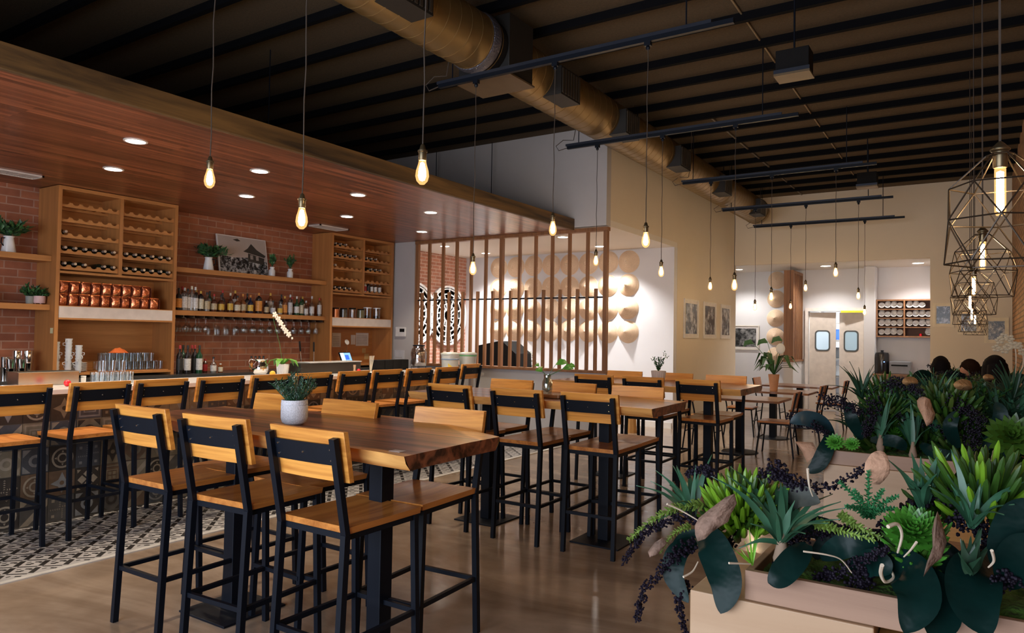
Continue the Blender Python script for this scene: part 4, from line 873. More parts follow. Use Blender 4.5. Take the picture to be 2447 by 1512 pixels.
t = empty('cutlery_caddy', (0, 0, 0)); a = on_bar(893, 881, -6.65); b = on_bar(970, 880, -6.65); tag(t, 'black divided cutlery caddy on the bar near its far end', 'caddy')
for k in range(4): y0 = lerp(a[1], b[1], k/4); MB().box(-6.74, -6.6, y0+.004, lerp(a[1], b[1], (k+1)/4)-.004, ZB, ZB+.14).build('compartment', black2, t, smooth=0, bevel=.003)
for k in range(5): q = on_bar(884, 884, -6.6); MB().tube([(q[0], q[1]+.006*k, ZB), (q[0]+.02, q[1]+.02*k-.03, ZB+.2)], .004, 5).build('straw', mat('straw_white', (.6, .55, .45), .6), t)
# drink dispenser and buckets at the far end
pp = on_bar(1000, 880, -6.55); t = empty('drink_dispenser', pp); tag(t, 'ribbed glass drink dispenser on a wire stand at the far end of the bar', 'dispenser')
MB().lathe([(0, .05), (.1, .05), (.112, .08), (.112, .24), (.095, .29), (.08, .3), (.08, .33), (.07, .33), (.085, .285), (.1, .23), (.1, .07), (0, .06)], 24).build('jar', glass('dispenser_glass', (.75, .72, .7), .22), t)
MB().lathe([(.084, .325), (.086, .34), (0, .345)], 20).build('lid', black, t)
w_ = MB()
for k in range(4): a = PI/4+k*PI/2; w_.tube([(.1*math.cos(a), .1*math.sin(a), 0), (.1*math.cos(a), .1*math.sin(a), .05)], .004, 5)
w_.tube([(.1*math.cos(2*PI*q/16), .1*math.sin(2*PI*q/16), .048) for q in range(17)], .004, 5).build('wire_stand', black, t)
for k, (u, x) in enumerate(((1076, -6.75), (1118, -6.55))):
    p = at(u, 880, x=x); zz = 1.0705 if p.y < 8.0 else .965
    p.y = 8.62 if k else 8.3; p.x = at(u, 850, y=p.y).x
    t = empty('plastic_bucket', (p.x, p.y, 1.0)); tag(t, 'translucent plastic tub with lid %s' % ['and a yellow sticker, the left one', 'banded in green, the right one'][k], 'tub', 'plastic tubs')
    MB().lathe([(0, 0), (.115, 0), (.135, .28), (.128, .28), (.11, .006), (0, .006)], 24).build('tub', mat('plastic_milky', (.5, .52, .5), .3), t)
    MB().lathe([(.14, .27), (.142, .29), (.1, .305), (0, .31)], 24).build('lid', mat('plastic_lid', (.55, .58, .52), .3), t)
    MB().lathe([(.133, .2+.05*k), (.137, .205+.05*k), (.137, .21+.05*k), (.133, .215+.05*k)], 24).build('band', mat(['band_blue', 'band_green'][k], [(.2, .3, .45), (.05, .4, .1)][k], .4), t)
    if not k:
        s_ = MB(); a0 = -1.15
        for q in range(4): a, b = a0+.2*q, a0+.2*(q+1); s_.poly([(.1235*math.cos(a), .1235*math.sin(a), .05), (.1235*math.cos(b), .1235*math.sin(b), .05), (.129*math.cos(b), .129*math.sin(b), .13-.02*q), (.129*math.cos(a), .129*math.sin(a), .13-.02*(q-1))])
        s_.build('sticker', mat('sticker_yellow', (.75, .55, .05), .5), t, smooth=0)
tb_ = MB().box(-7.0, -6.2, 8.1, 8.8, .96, 1.0).box(-6.95, -6.9, 8.12, 8.17, 0, .96).box(-6.3, -6.25, 8.55, 8.6, 0, .96).box(-6.95, -6.9, 8.73, 8.78, 0, .96).box(-6.3, -6.25, 8.73, 8.78, 0, .96).build('side_table', mat('pale_stone', (.5, .5, .48), .4), smooth=0); tag(tb_, 'pale side stand with the plastic tubs behind the last stool', 'table')
# thermostat and papers on the narrow grey wall
t = empty('thermostat', (0, 0, 0)); tag(t, 'white wall thermostat with a dark display', 'thermostat')
a = at(947, 781, y=9.255); b = at(970, 804, y=9.255); MB().box(a.x, b.x, 9.232, 9.259, b.z, a.z).build('case', ceram, t, smooth=0, bevel=.004)
c = at(955, 785, y=9.23); d = at(966, 793, y=9.23); MB().box(c.x, d.x, 9.23, 9.232, d.z, c.z).build('display', black2, t, smooth=0)
a = at(943, 836, y=9.255); b = at(966, 860, y=9.255); o = MB().box(a.x, b.x, 9.25, 9.259, b.z, a.z).build('paper_notice', mat('notice_grey', (.55, .56, .6), .5), smooth=0); tag(o, 'pale plastic notice under the thermostat', 'paper')
mk = MB(); 
for q in range(5): mk.box(a.x+.03+q*.03, a.x+.045+q*.03, 9.2495, 9.25, b.z+.03, b.z+.05)
mk.build('faint_lines', mat('faint_ink', (.4, .36, .33), .7), o, smooth=0)
# ------------------------------------------------------------------ lattice screen
LT = empty('lattice_screen', (0, 0, 0)); tag(LT, 'tall wooden slat screen standing on the low wall before the alcove', 'screen')
yl = 9.3
def lb(name, x0, x1, z0, z1, d0=0, d1=.1, m=slat_w, bv=.003): return MB().box(x0, x1, yl-.04+d0, yl-.04+d1, z0, z1).build(name, m, LT, smooth=0, bevel=bv)
lb('sill', -8.0, -4.41, 1.045, 1.085, -.02, .14); lb('top_rail', -8.0, -4.42, 3.085, 3.14)
lb('post', -8.0, -7.945, 1.085, 3.085, .02, .08); lb('post', -6.28, -6.225, 1.085, 3.085, .015, .085); lb('post', -4.49, -4.43, 1.085, 3.085, .015, .085)
def uz(u, z): return at(u, 700, y=yl).x
full = [at(920+q/3.4, 700, y=yl).x for q in (355, 467, 578, 697, 815, 1090, 1220, 1355, 1495, 1642)]
half = [at(920+q/3.4, 700, y=yl).x for q in (300, 408, 520, 632, 752, 875, 1020, 1147, 1287, 1422, 1563, 1712)]
for x in full: lb('slat', x-.02, x+.02, 1.085, 3.085, .025, .07, bv=0)
for x in half: lb('half_slat', x-.02, x+.02, 1.085, 2.26, .025, .07, bv=0)
MB().tube([(-7.96, yl+.007, 2.135), (-4.46, yl+.007, 2.135)], .012, 8).build('rod', black, LT)
# ------------------------------------------------------------------ conical hats on the alcove wall
straw = mat('palm_straw', (.78, .62, .46), .75, noise_=(30, .08), bump=(120, .3))
straw2 = mat('palm_straw_pale', (.74, .66, .55), .75, noise_=(30, .08))
def make_hat():
    t = empty('conical_hat'); tag(t, 'x', 'hat'); M = Matrix.Rotation(PI/2, 4, 'X')
    pr = [(.205, 0), (.205, .004)]+[(.205*(1-k/9), .004+.17*k/9) for k in range(1, 9)]+[(0, .178)]
    MB().lathe(pr, 32, M=M).build('cone', straw, t, smooth=30)
    rb = MB()
    for k in range(1, 12): r = .205*(1-k/12); rb.lathe([(r+.001, .004+.17*k/12-.0015), (r+.0035, .004+.17*k/12+.001), (r+.0, .004+.17*k/12+.002)], 32, M=M)
    rb.build('hoops', mat('hoop_straw', (.6, .4, .24), .7), t); return t
hat0 = make_hat(); hu = False
cx = [-5.29+(-.405)*k for k in range(8)]; cz = [2.94, 2.51, 2.09, 1.67]
for r, z in enumerate(cz):
    for k, x in enumerate(cx):
        lb_ = 'straw conical hat in the alcove, %s row down, %s from the right' % (ordn(r), ordn(k))
        lo = (x-.006*math.sin(k+r), 11.998, z+.008*math.sin(k*1.7+r))
        if not hu: hat0.location = lo; hat0['label'] = lb_; hat0['group'] = 'conical hats on the alcove wall'; hu = True
        else: dup(hat0, lo, 0, lb_)
# round carved panels on the alcove brick wall
for k, y in enumerate((10.35, 11.35)):
    t = empty('carved_panel', (-8.93, y, 1.95)); tag(t, ['large round white carved panel on the alcove bricks, the nearer one', 'round white carved panel on the alcove bricks, near the corner'][k], 'wall art', 'carved round panels')
    M = Matrix.Rotation(PI/2, 4, 'Y'); rg = random.Random(k)
    MB().lathe([(.56, 0), (.6, 0), (.6, .04), (.56, .04), (.56, 0)], 48, M=M).build('rim', ceram, t)
    mb = MB()
    for q in range(5): r = .12+.1*q; mb.lathe([(r, 0), (r+.02, 0), (r+.02, .025), (r, .025), (r, 0)], 40, M=M)
    for q in range(16): a = 2*PI*q/16; mb.bar((.0125, .1*math.cos(a), .1*math.sin(a)), (.0125, .57*math.cos(a+.3), .57*math.sin(a+.3)), .025, .02, (1, 0, 0))
    mb.build('fretwork', ceram, t)
# black pitched object and small table behind the lattice
t = empty('gable_cabinet', (0, 0, 0)); tag(t, 'black gable-shaped cabinet behind the middle of the lattice', 'cabinet')
a = [at(u, v, y=10.2) for u, v in ((1143, 866), (1143, 825), (1190, 815), (1200, 815), (1232, 845), (1243, 866))]
pts = [(p.x, p.z) for p in a]; pts[0] = (pts[0][0], .0); pts[-1] = (pts[-1][0], .0); mb = MB(); n = len(pts)
mb.poly([(x, 10.2, z) for x, z in pts]); mb.poly([(x, 10.7, z) for x, z in reversed(pts)])
for i in range(n): (x0, z0), (x1, z1) = pts[i], pts[(i+1) % n]; mb.poly([(x0, 10.2, z0), (x0, 10.7, z0), (x1, 10.7, z1), (x1, 10.2, z1)])
mb.build('case', black2, t, smooth=0)
t = empty('alcove_orchid', (0, 0, 0)); q = at(1275, 870, y=10.9); t.location = (q.x, 10.9, .76); tag(t, 'white orchid in a white pot behind the lattice', 'plant')
MB().lathe([(0, 0), (.05, 0), (.07, .14), (.06, .14), (0, .1)], 16).build('pot', ceram, t)
MB().tube([(0, 0, .12), (.02, 0, .35), (0, 0, .5), (-.06, 0, .5)], .004, 5).build('stem', greens[1], t)
for k in range(8): mb = MB(); c = (-.06+.09*math.sin(k*2), 0.02*k-.05, .5-.045*k); [mb.blob((c[0]+.03*math.cos(a), c[1], c[2]+.03*math.sin(a)), (.026, .008, .02), 6, 4) for a in (0, 1.25, 2.5, 3.8, 5)]; mb.build('blossom', petal, t)
t = empty('alcove_table', (q.x, 10.9, 0)); tag(t, 'small table carrying the orchid inside the alcove', 'table'); MB().box(-.6, .5, -.35, .35, .73, .759).build('tabletop', darkslab, t, smooth=0); MB().box(-.04, .04, -.04, .04, .02, .73).lathe([(0, 0), (.25, 0), (.24, .015), (0, .02)], 20).build('pedestal', black, t)
# ------------------------------------------------------------------ framed prints
def frame_yz(x, y0, y1, z0, z1, label, seed, mat_frame, tone=(1, 1, 1), border=.06, facing=1, fw=.02, mat_w=None):
    t = empty('framed_print', (x, y0, z0)); t.location = (0, 0, 0); tag(t, label, 'picture', 'framed prints'); f = facing; d = .025*f
    xs = sorted((x, x+d)); fb = MB()
    for a, b, c, e in ((y0, y1, z0, z0+fw), (y0, y1, z1-fw, z1), (y0, y0+fw, z0+fw, z1-fw), (y1-fw, y1, z0+fw, z1-fw)): fb.box(xs[0], xs[1], a, b, c, e)
    fb.build('frame', mat_frame, t, smooth=0); xs2 = sorted((x, x+d*.5)); MB().box(*xs2, y0+fw, y1-fw, z0+fw, z1-fw).build('mount', mat_w or paper, t, smooth=0)
    xs3 = sorted((x+d*.5, x+d*.56)); MB().box(*xs3, y0+fw+border, y1-fw-border, z0+fw+border, z1-fw-border).build('print', photo('print_%d' % seed, seed, tone), t, smooth=0); return t
def frame_xz(y, x0, x1, z0, z1, label, seed, mat_frame, tone=(1, 1, 1), border=.06, fw=.02, scale=5, mat_w=None):
    t = empty('framed_print', (0, 0, 0)); tag(t, label, 'picture', 'framed prints'); fb = MB()
    for a, b, c, e in ((x0, x1, z0, z0+fw), (x0, x1, z1-fw, z1), (x0, x0+fw, z0+fw, z1-fw), (x1-fw, x1, z0+fw, z1-fw)): fb.box(a, b, y-.03, y-.001, c, e)
    fb.build('frame', mat_frame, t, smooth=0); MB().box(x0+fw, x1-fw, y-.015, y-.001, z0+fw, z1-fw).build('mount', mat_w or paper, t, smooth=0)
    MB().box(x0+fw+border, x1-fw-border, y-.017, y-.015, z0+fw+border, z1-fw-border).build('print', photo('print_%d' % seed, seed, tone, scale), t, smooth=0); return t
fr_w = mat('frame_white', (.7, .66, .58), .4); fr_t = mat('frame_tan', (.75, .66, .48), .5)
for k, (u0, u1) in enumerate(((1633, 1667), (1680, 1709), (1721, 1744))):
    y0 = at(u0, 760, x=-4.44).y; y1 = at(u1, 760, x=-4.44).y; frame_yz(-4.438, y0, y1, 1.575, 2.29, 'upright black and white print on the beige wall, %s of three' % ['left', 'middle', 'right'][k], 20+k, fr_w, border=.06)
a = at(1745, 777, y=17.39); b = at(1814, 836, y=17.39); frame_xz(17.398, a.x-.35, b.x, b.z, a.z, 'dark landscape print on the white passage wall, left of the four hats', 31, fr_w, (.5, .5, .5), border=.05)
for k, (u0, v0, u1, v1, tone) in enumerate(((2229, 724, 2280, 781, (.85, .95, 1.25)), (2288, 742, 2343, 799, (.8, .9, 1.2)), (2352, 759, 2411, 820, (.8, .72, .62)))):
    a = at(u0, v0, y=YB); b = at(u1, v1, y=YB); frame_xz(YB-.001, a.x, b.x, b.z, a.z, 'square print in a tan frame on the end wall, %s of three' % ['left', 'middle', 'right'][k], 40+k, fr_t, tone, .012, .05, 14, fr_t)
# passage hats
for k, (u, v) in enumerate(((1856, 669), (1854, 714), (1853, 760), (1852, 804), (1853, 850))):
    p = at(u, v, y=17.35); o = dup(hat0, (p.x, 17.39, p.z), 0, 'conical hat in the column beside the partition lattice, %s from the top' % ordn(k), 'hats in the passage')
# partition lattice
t = empty('partition_lattice', (0, 0, 0)); tag(t, 'narrow wooden partition lattice before the kitchen doors', 'screen')
xa, xb = -3.56, -3.36; 
MB().box(xa, xb, 16.38, 17.39, 0, 1.1).build('low_wall', white_paint, t, smooth=0); MB().box(xa-.02, xb+.02, 16.34, 17.39, 1.1, 1.14).build('cap', slat_w, t, smooth=0)
MB().box(xa, xb, 16.38, 16.44, 1.14, 3.1).build('post', slat_w, t, smooth=0); MB().box(xa, xb, 16.44, 17.39, 3.04, 3.1).build('top_rail', slat_w, t, smooth=0); MB().box(xa, xb, 17.33, 17.39, 1.14, 3.04).build('post', slat_w, t, smooth=0)
for k in range(6): y = 16.52+k*.135; MB().box(xa+.04, xb-.01, y, y+.06, 1.14, 3.04).build('slat', slat_w, t, smooth=0)
# ------------------------------------------------------------------ kitchen swing doors
dw = mat('door_white', (.66, .6, .54), .5); trimw = mat('door_trim', (.74, .7, .66), .5)
fr = MB().box(-3.3, -3.2375, 17.33, 17.56, 0, 2.31).box(-2.09, -2.03, 17.33, 17.56, 0, 2.31).box(-3.2375, -2.09, 17.33, 17.56, 2.235, 2.31)
struct(fr.build('trim_2', trimw, smooth=0), 'white frame around the kitchen swing doors')
def door(name, x0, w_, hinge, ang, label):
    t = empty(name, (hinge, 17.46, 0), R_(ang)); t['kind'] = 'structure'; t['label'] = label; s = 1 if x0 == 0 else -1
    a, b = sorted((0.004*s, w_*s)); MB().box(a, b, -.02, .02, .02, 2.215).build('leaf', dw, t, smooth=0, bevel=.003)
    c = (a+b)/2; rr = []
    def rrect(w2, h2, r, n=5):
        o = []
        for cx_, cz_, a0 in ((w2-r, h2-r, 0), (-w2+r, h2-r, PI/2), (-w2+r, -h2+r, PI), (w2-r, -h2+r, 1.5*PI)):
            for q in range(n+1): th = a0+PI/2*q/n; o.append((cx_+r*math.cos(th), cz_+r*math.sin(th)))
        return o
    A = rrect(.16, .235, .08); B = rrect(.13, .205, .06); mb = MB(); n = len(A)
    for i in range(n):
        j = (i+1) % n; z = 1.575
        mb.poly([(c+A[i][0], -.032, z+A[i][1]), (c+A[j][0], -.032, z+A[j][1]), (c+B[j][0], -.032, z+B[j][1]), (c+B[i][0], -.032, z+B[i][1])])
        mb.poly([(c+A[i][0], -.02, z+A[i][1]), (c+A[j][0], -.02, z+A[j][1]), (c+A[j][0], -.032, z+A[j][1]), (c+A[i][0], -.032, z+A[i][1])])
    mb.build('window_gasket', mat('gasket_grey', (.07, .08, .08), .5), t, smooth=0)
    MB().poly([(c+x, -.025, 1.575+z) for x, z in B]).build('window_pane', mat('pane_kitchen_glow', (.3, .42, .5), .1, emit=(.5, .68, .8), es=.1, noise_=(6, .3)), t, smooth=0)  # pane glows itself, in place of the kitchen light behind the door
    return t
door('door_1', 0, .555, -3.23, 3, 'left kitchen swing door with a rounded window')
door('door_2', 1, .53, -2.1, -14, 'right kitchen swing door standing slightly open')
kt = empty('kitchen_shelving', (-2.66, 18.3, 0)); tag(kt, 'kitchen shelving glimpsed through the gap of the swing doors', 'shelf')
for k in range(5): MB().box(-.5, .6, 0, .4, .3+k*.42, .33+k*.42).build('shelf_board', steel, kt, smooth=0)
for s in (-.5, .57): MB().box(s, s+.03, 0, .4, 0, 2.3).build('upright', steel, kt, smooth=0)
for k, (z, c, n_) in enumerate(((1.6, (.05, .15, .5), 'blue storage bin'), (.75, (.5, .5, .5), 'grey storage bin'), (1.17, (.1, .1, .1), 'black storage bin'))): tag(MB().box(-2.85, -2.45, 18.35, 18.65, z, z+.25).build('storage_bin', mat('bin_%d' % k, c, .5), smooth=0, bevel=.01), n_+' on the kitchen shelving behind the doors', 'bin')
wall('wall_kitchen', [(-4.4, -.8, 19.3, 19.4, 0, 3.2), (-4.5, -4.4, 17.6, 19.4, 0, 3.2), (-.8, -.7, 17.6, 19.4, 0, 3.2)], white_paint, 'kitchen walls behind the swing doors')
wall('ceiling', [(-4.5, -.7, 17.6, 19.4, 3.1, 3.2)], nook_ceil, 'kitchen ceiling')
downlight('ceiling_downlight', (-2.9, 17.95, 3.098), 'bright kitchen light behind the swing doors', 'kitchen lights', NOOK*1.6, (.85, .93, 1), .15, 140)
tag(MB().box(-2.55, -2.1, 17.3, 17.33, 2.2, 2.245).build('door_closer', mat('bumper_yellow', (.75, .7, .03), .5), smooth=0), 'yellow bumper bar above the right kitchen door', 'bumper')
# ------------------------------------------------------------------ plate niche
a = at(2095, 714, y=17.05); b = at(2222, 804, y=17.05); X0, X1, Z0, Z1 = -1.825, -.762, 1.67, 2.47
t = empty('bowl_rack', (0, 0, 0)); tag(t, 'open wooden wall rack filled with white bowls and cups', 'shelf'); yf = 17.08
MB().box(X0, X1, 17.36, 17.395, Z0, Z1).build('back_panel', mat('rack_back', (.12, .05, .03), .6), t, smooth=0)
for z in (Z0, Z1-.03): MB().box(X0, X1, yf, 17.36, z, z+.03).build('shelf_board', slat_w, t, smooth=0)
for x in (X0, (X0+X1)/2-.015, X1-.03): MB().box(x, x+.03, yf, 17.36, Z0+.03, Z1-.03).build('upright', slat_w, t, smooth=0)
zs = [Z0+.03+k*.19 for k in range(4)]
for z in zs[1:]:
    for x0, x1 in ((X0+.03, (X0+X1)/2-.015), ((X0+X1)/2+.015, X1-.03)): MB().box(x0, x1, yf, 17.36, z-.02, z).build('shelf_board', slat_w, t, smooth=0)
bowl = MB().lathe([(0, 0), (.03, 0), (.058, .035), (.062, .06), (.058, .06), (0, .012)], 16, M=Matrix.Rotation(R_(65), 4, 'X')).build('porcelain_bowl', ceram)
cnt = 0
for r, z in enumerate(zs):
    for s in range(2):
        for k in range(4):
            if (r, s, k) in ((3, 1, 3), (0, 1, 0), (0, 1, 1), (0, 1, 2)): continue
            put(bowl, 'bowl', ((X0+.1 if not s else (X0+X1)/2+.09)+k*.115, 17.2, z+.058), 'porcelain bowl, %s shelf from the bottom, %s half of the rack, %s' % (ordn(r), ['left', 'right'][s], ordn(k)), 'bowl', 'bowls in the wall rack', 0, 1.0)
            if (r+k+s) % 3: put(bowl, 'bowl', ((X0+.1 if not s else (X0+X1)/2+.09)+k*.115, 17.27, z+.1), 'smaller rear bowl, %s shelf from the bottom, %s half of the rack, %s' % (ordn(r), ['left', 'right'][s], ordn(k)), 'bowl', 'bowls in the wall rack', 0, .9)
tag(MB().lathe([(0, 0), (.025, 0), (.028, .05), (0, .06)], 10).build('red_tin', mat('glossy_red', (.65, .01, .02), .25), None, (-1.0, 17.15, zs[0])), 'small red tin on the bottom right shelf of the bowl rack', 'tin')
t = empty('service_counter', (0, 0, 0)); tag(t, 'wooden service cabinet under the bowl rack', 'cabinet'); MB().box(-1.83, -.76, 16.7, 17.39, 0, .87).build('body', slat_w, t, smooth=0); MB().box(-1.85, -.76, 16.66, 17.39, .87, .9).build('worktop', slat_w, t, smooth=0)
t = empty('coffee_urn', (at(2108, 870, y=16.95).x, 16.95, .9005)); tag(t, 'black cylindrical coffee urn on the service cabinet', 'urn')
MB().lathe([(0, 0), (.13, 0), (.14, .03), (.135, .4), (.12, .44), (.0, .46)], 24).build('body', mat('gloss_black', (.012, .012, .014), .2), t); MB().lathe([(0, .46), (.03, .46), (.03, .49), (0, .49)], 12).build('knob', black, t); MB().blob((.05, -.13, .25), .012, 8, 6).build('pilot_light', mat('led_blue', (.1, .2, .9), .3, emit=(.1, .2, 1), es=2), t); MB().bar((.0, -.13, .06), (0, -.19, .06), .025).build('tap', black, t)
t = empty('label_printer', (at(2152, 870, y=16.95).x, 16.95, .9005)); tag(t, 'grey paper-slot machine beside the black coffee urn', 'machine')
MB().box(-.2, .2, -.15, .2, 0, .27).build('case', mat('machine_grey', (.17, .17, .18), .4), t, smooth=0, bevel=.02); MB().box(-.16, .14, -.155, -.149, .17, .2).build('slot', black2, t, smooth=0)
# ------------------------------------------------------------------ pots and vases on the tables
t = empty('speckled_pot', (-3.02, 2.56, 1.0705)); tag(t, 'speckled white stoneware pot on the closest high table', 'pot')
MB().lathe([(0, 0), (.045, 0), (.062, .012), (.069, .035), (.069, .098), (.0675, .1), (.0675, .102), (.069, .104), (.067, .128), (.061, .128), (.06, .11), (0, .1)], 40).build('pot', mat('stoneware', (.66, .66, .7), .6, noise_=(160, .3), bump=(120, .3)), t)
MB().lathe([(0, .108), (.06, .108)], 20).build('soil', mat('soil', (.03, .02, .015), .9), t)
mb = MB(); rg = random.Random(5)
for k in range(70):
    a = rg.uniform(0, 2*PI); tl_ = rg.uniform(.0, 1)**.7; lean_ = tl_*.9; h = rg.uniform(.09, .17)*(1.1-.3*tl_)
    c = Vector((math.cos(a)*.03*tl_, math.sin(a)*.03*tl_, .11)); tip = c+Vector((math.cos(a)*lean_*.115, math.sin(a)*lean_*.115, h)); 
    if k == 3: tip = c+Vector((.11, -.02, .125))
    if k == 4: tip = c+Vector((.03, .02, .19))
    mb.mat(0).tube([c, tip], .0012, 4, False)
    for q in range(16):
        p = c.lerp(tip, .15+.85*q/16); d = Vector((rg.uniform(-1, 1), rg.uniform(-1, 1), rg.uniform(.1, 1))).normalized(); l = rg.uniform(.014, .024)
        mb.mat(rg.randrange(3)).blade([p, p+d*l*.6, p+d*l], [.0016, .0028, .0006], (rg.uniform(-1, 1), .3, 1), .05)
tag(mb.build('rosemary_bush', [greens[0], greens[3], mat('leaf_grey', (.16, .24, .2), .6)], None, (-3.02, 2.56, 1.071), smooth=0), 'bushy rosemary-like plant in the speckled pot', 'plant')
# wooden slab + vase
o = MB().box(-.16, .16, -.1, .1, 0, .03).build('wooden_stand', darkslab, None, (-2.9, 5.0, 1.0705), smooth=0, bevel=.006); tag(o, 'small live-edge wooden stand under the glass vase', 'stand')
tag(MB().lathe([(0, 0), (.035, 0), (.042, .03), (.042, .09), (.028, .12), (.03, .15), (.027, .15), (.025, .12), (.038, .09), (.038, .03), (0, .006)], 20).build('glass_vase', glass('vase_glass', (.8, .85, .82), .2), None, (-2.9, 5.0, 1.1015)), 'clear glass vase on the middle high table', 'vase')
mb = MB()
for k, (dx, dz, l) in enumerate(((.14, .2, .09), (.06, .23, .1), (-.04, .17, .08), (.19, .22, .06), (-.1, .21, .05))):
    c = Vector((0, 0, .02)); e = Vector((dx, .03*math.sin(k*2), dz)); mb.mat(0).tube([c, c+Vector((dx*.1, 0, .12)), e], .002, 5); d = Vector((dx+.02*(1 if dx > 0 else -1), .02, .02)).normalized(); mb.mat(1).blade([e, e+d*l*.35+Vector((0, 0, .01)), e+d*l*.7, e+d*l-Vector((0, 0, .01))], [.006, l*.42, l*.32, .002], (0, -.8, 1), .15)
tag(mb.build('pothos_cutting', [greens[1], mat('pothos_leaf', (.07, .25, .03), .3)], None, (-2.9, 5.0, 1.102)), 'bright green leaf cutting standing in the glass vase', 'plant')
t = empty('ribbed_pot', (-2.95, 7.52, 1.0705)); tag(t, 'pale ribbed pot on the farthest high table', 'pot'); mb = MB().lathe([(0, 0), (.06, 0), (.078, .13), (.07, .13), (0, .11)], 32)
for k in range(24): a = 2*PI*k/24; mb.tube([(.062*math.cos(a), .062*math.sin(a), .003), (.079*math.cos(a), .079*math.sin(a), .128)], .004, 4)
mb.build('pot', mat('ribbed_clay', (.6, .5, .44), .7), t)
mb = MB(); rg = random.Random(8)
for k in range(26):
    a = rg.uniform(0, 2*PI); h = rg.uniform(.08, .17); tip = Vector((math.cos(a)*.09*rg.random(), math.sin(a)*.09*rg.random(), h)); 
    if k < 3: tip = Vector((.07+.02*k, .02, .24-.03*k))
    for q in range(9): p = tip*(q/9); 
    for q in range(10):
        p = tip*(.1+.9*q/10); d = Vector((rg.uniform(-1, 1), rg.uniform(-1, 1), .6)).normalized(); mb.mat(k % 2).blade([p, p+d*.015, p+d*.03], [.003, .006, .001], fold=.2)
tag(mb.build('succulent_mix', [greens[0], greens[1]], None, (-2.95, 7.52, 1.19), smooth=0), 'spiky dark green plant in the ribbed pot', 'plant')
t = empty('terracotta_pot', (-2.72, 11.85, .7605)); tag(t, 'slim terracotta pot on the low table', 'pot'); MB().lathe([(0, 0), (.055, 0), (.085, .26), (.075, .26), (0, .22)], 24).build('pot', mat('terracotta', (.62, .32, .17), .7), t)
t = empty('peace_lily', (-2.72, 11.85, 1.0)); tag(t, 'peace lily with arching leaves and a white bloom in the terracotta pot', 'plant'); mb = MB(); rg = random.Random(2)
for k in range(22):
    a = rg.uniform(0, 2*PI); l = rg.uniform(.22, .42); d = Vector((math.cos(a), math.sin(a), 0)); u_ = rg.uniform(.12, .35)
    mb.blade([Vector((0, 0, 0)), d*l*.35+Vector((0, 0, u_)), d*l*.7+Vector((0, 0, u_*1.05)), d*l+Vector((0, 0, u_*.45))], [.006, .03, .038, .003], fold=.25)
mb.build('leaves', greens[1], t)
for (dx, dz, s, m_) in ((-.32, .5, .1, 1), (.12, .56, .08, 1), (-.1, .52, .1, 1)):
    q = MB().tube([(0, 0, 0), (dx*.4, 0, dz*.6), (dx, 0, dz)], .004, 5).build('stalk', greens[1], t); MB().blade([(dx, 0, dz), (dx-.05, 0, dz+.03), (dx-.12, 0, dz+.01), (dx-.16, 0, dz-.05)], [.01, .045, .04, .003], (0, -1, .4), .15).build('leaf', greens[1], q)
q = MB().tube([(0, 0, 0), (.05, 0, .2), (.1, 0, .4)], .004, 5).build('stalk', greens[1], t); MB().blob((.1, 0, .43), (.07, .03, .085), 12, 8).build('bloom', petal, q)
# small card on the closest table, stump by the wall
tag(MB().box(-.03, .03, -.02, .02, 0, .001).build('table_card', mat('card_pale', (.5, .45, .44), .3), None, (at(950, 1078, z=1.07).x, at(950, 1078, z=1.07).y, 1.071), smooth=0), 'small pale card lying near the corner of the closest table', 'card')
p = at(1508, 1033, z=0); tag(MB().lathe([(0, 0), (.1, 0), (.085, .2), (.09, .45), (0, .45)], 9).build('wood_stump', wood('stump_wood', (.6, .35, .12), (.4, .2, .06), 2, 6, .6), None, (p.x, p.y, 0), smooth=25), 'upright wooden stump near the alcove entrance', 'stump')
# ------------------------------------------------------------------ ceiling tracks and bulb pendants
bulb_m = mat('filament_glow', (1, 1, 1), .3, emit=(1, .75, .48), es=BULB)
def shell(name, col, es):
    m = bpy.data.materials.new(name); m.use_nodes = True; nt = m.node_tree; N = nt.nodes; L = nt.links; N.remove(N['Principled BSDF'])
    t = N.new('ShaderNodeBsdfTransparent'); e = N.new('ShaderNodeEmission'); e.inputs[0].default_value = (*col, 1); e.inputs[1].default_value = es
    a = N.new('ShaderNodeAddShader'); t.inputs[0].default_value = (.8, .72, .6, 1); L.new(t.outputs[0], a.inputs[0]); L.new(e.outputs[0], a.inputs[1]); L.new(a.outputs[0], N['Material Output'].inputs[0]); return m
shell_m = shell('warm_bulb_glass', (1, .55, .2), .22)
brass = mat('aged_brass', (.12, .09, .05), .35, .8); cordm = mat('cord_brown', (.05, .035, .025), .8)
def track(y0, x0, x1, label, z=3.8):
    t = empty('ceiling_track', (0, 0, 0)); tag(t, label, 'track', 'pendant tracks')
    MB().box(x0, x1, y0-.018, y0+.018, z, z+.035).build('rail', black, t, smooth=0)
    MB().box(x0-.02, x1-.16, y0-.016, y0+.016, z+.036, z+.062).build('conduit_channel', mat('channel_blue', (.03, .035, .05), .4, .5), t, smooth=0)
    for x in (x0+.15, x1-.35): MB().tube([(x, y0, z+.063), (x, y0, 4.595)], .006, 6).build('hanger_rod', black, t)
    MB().tube([(x0, y0, z+.02), (x0-.12, y0, z+.0), (x0-.16, y0, z+.06), (x0-.06, y0, z+.12), (x0+.08, y0, z+.1), (x0+.12, y0, z+.3), (x0+.12, y0, 4.595)], .005, 5).build('feed_cable', cordm, t)
    return t
TR = [(2.57, -4.15, -1.55), (5.06, -4.12, -1.45), (7.5, -4.12, -1.5), (10.05, -3.6, -1.07), (12.5, -3.75, -1.1), (14.6, -3.75, -1.1)]
for k, (y, x0, x1) in enumerate(TR): track(y, x0, x1, 'black lighting track across the ceiling, %s from the camera' % ordn(k))
